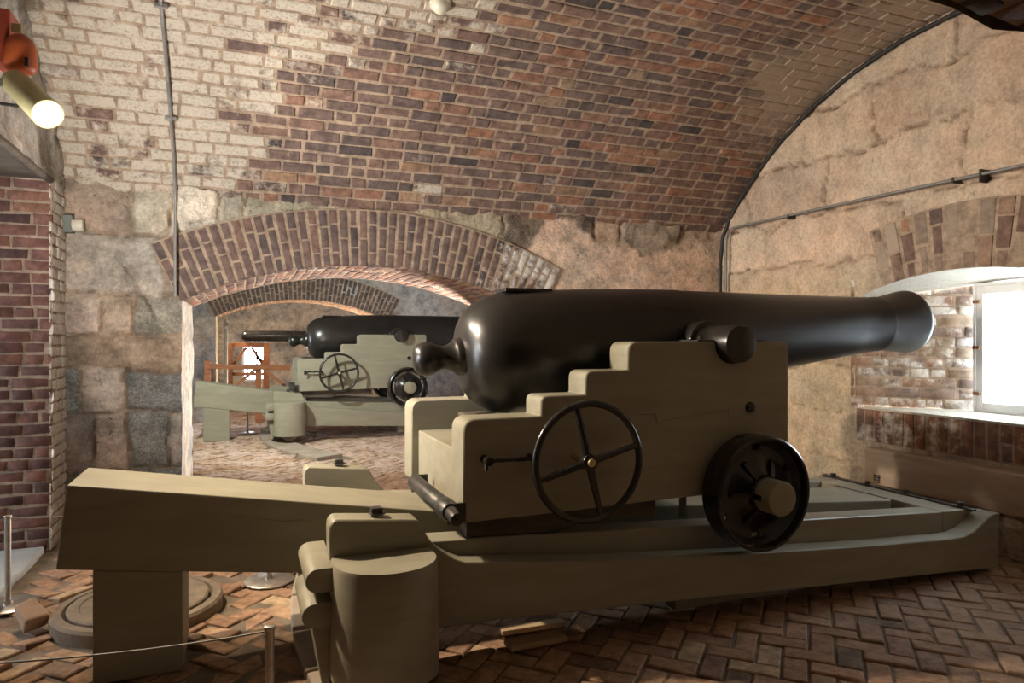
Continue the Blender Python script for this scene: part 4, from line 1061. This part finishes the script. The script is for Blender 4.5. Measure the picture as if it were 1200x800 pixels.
# ------------------------------------------------------------------ light
wd = bpy.data.worlds.new('sky'); sc.world = wd; wd.use_nodes = True
bg = wd.node_tree.nodes['Background']; bg.inputs[0].default_value = (.80, .90, 1.0, 1); bg.inputs[1].default_value = 24.0
def light(kind, name, loc, aim, power, col, **kw):
    l = bpy.data.lights.new(name, kind); l.energy = power; l.color = col
    for k, v in kw.items(): setattr(l, k, v)
    o = bpy.data.objects.new(name, l); COL.objects.link(o); o.location = loc
    o.rotation_euler = (Vector(aim) - Vector(loc)).to_track_quat('-Z', 'Y').to_euler(); return o
def portal(name, loc, aim, sx, sy):
    o = light('AREA', name, loc, aim, 1, (1, 1, 1), shape='RECTANGLE', size=sx, size_y=sy); o.data.cycles.is_portal = True
for k in range(3):
    portal('embrasure_portal', (XWN + .2, 2.85 + k * PITCH, 1.23), (0, 2.85 + k * PITCH, 1.23), .9, .95)
    portal('rear_portal', (XL - 2.35, 4.35 + k * PITCH, 1.2), (3, 4.35 + k * PITCH, 1.2), .8, 1.5)
portal('end_portal', (.9, 18.75, 1.1), (.9, 0, 1.1), 1.0, 1.2)
WARM = (1.0, .82, .60)
light('SPOT', 'spotlight_beam', tuple(LP1 + ld * .03), (1.9, 2.75, .75), 420, WARM, spot_size=math.radians(128), spot_blend=1.0, shadow_soft_size=.04)
light('SPOT', 'wall_fill_light', (-.95, 4.3, 2.35), (3.9, 3.6, 1.9), 215, (1, .90, .78), spot_size=math.radians(95), spot_blend=.9, shadow_soft_size=.06)  # added fill without a fixture, brightens the scarp wall
light('SPOT', 'floor_fill_light', (-.98, 4.62, 2.3), (-.1, 3.5, 0), 140, (1, .80, .55), spot_size=math.radians(90), spot_blend=.9, shadow_soft_size=.05)  # added fill, no lamp stands here, brightens the floor at left
light('SPOT', 'vault_fill_light', (-.95, 3.08, 1.45), (.9, 5.0, 2.35), 285, (1, .94, .88), spot_size=math.radians(130), spot_blend=1, shadow_soft_size=.1)  # added fill from low at left for the back wall and vault
light('SPOT', 'casemate_light', (-.7, 7.2, 2.5), (2.0, 9.6, .3), 450, (.94, 1.0, .90), spot_size=math.radians(130), spot_blend=.8, shadow_soft_size=.06)
light('SPOT', 'soffit_fill_light', (2.5, 6.7, .12), (.6, 5.8, 1.8), 800, (1, .90, .82), spot_size=math.radians(95), spot_blend=.6, shadow_soft_size=.06)  # added floor-level fill brightening the arch soffit and jamb
light('SPOT', 'casemate_light', (-.7, 13.6, 2.5), (1.5, 16.5, .9), 520, (1, .84, .64), spot_size=math.radians(130), spot_blend=.8, shadow_soft_size=.06)
light('SPOT', 'soffit_fill_light', (2.2, 13.2, .15), (.5, 12.2, 1.85), 700, (1, .80, .55), spot_size=math.radians(95), spot_blend=.6, shadow_soft_size=.06)  # same kind of added fill for the soffit of the second arch

# ------------------------------------------------------------------ camera
cam = bpy.data.cameras.new('camera'); co = bpy.data.objects.new('camera', cam); COL.objects.link(co)
co.location = (0, 0, H); co.rotation_euler = (PI / 2, 0, -TH)
cam.sensor_width = 36; cam.lens = 24; cam.shift_y = -4 / 1200; cam.clip_start = .02
sc.camera = co
vs_ = sc.view_settings; vs_.view_transform = 'Standard'; vs_.look = 'None'; vs_.exposure = 0; vs_.gamma = 1; vs_.use_curve_mapping = False
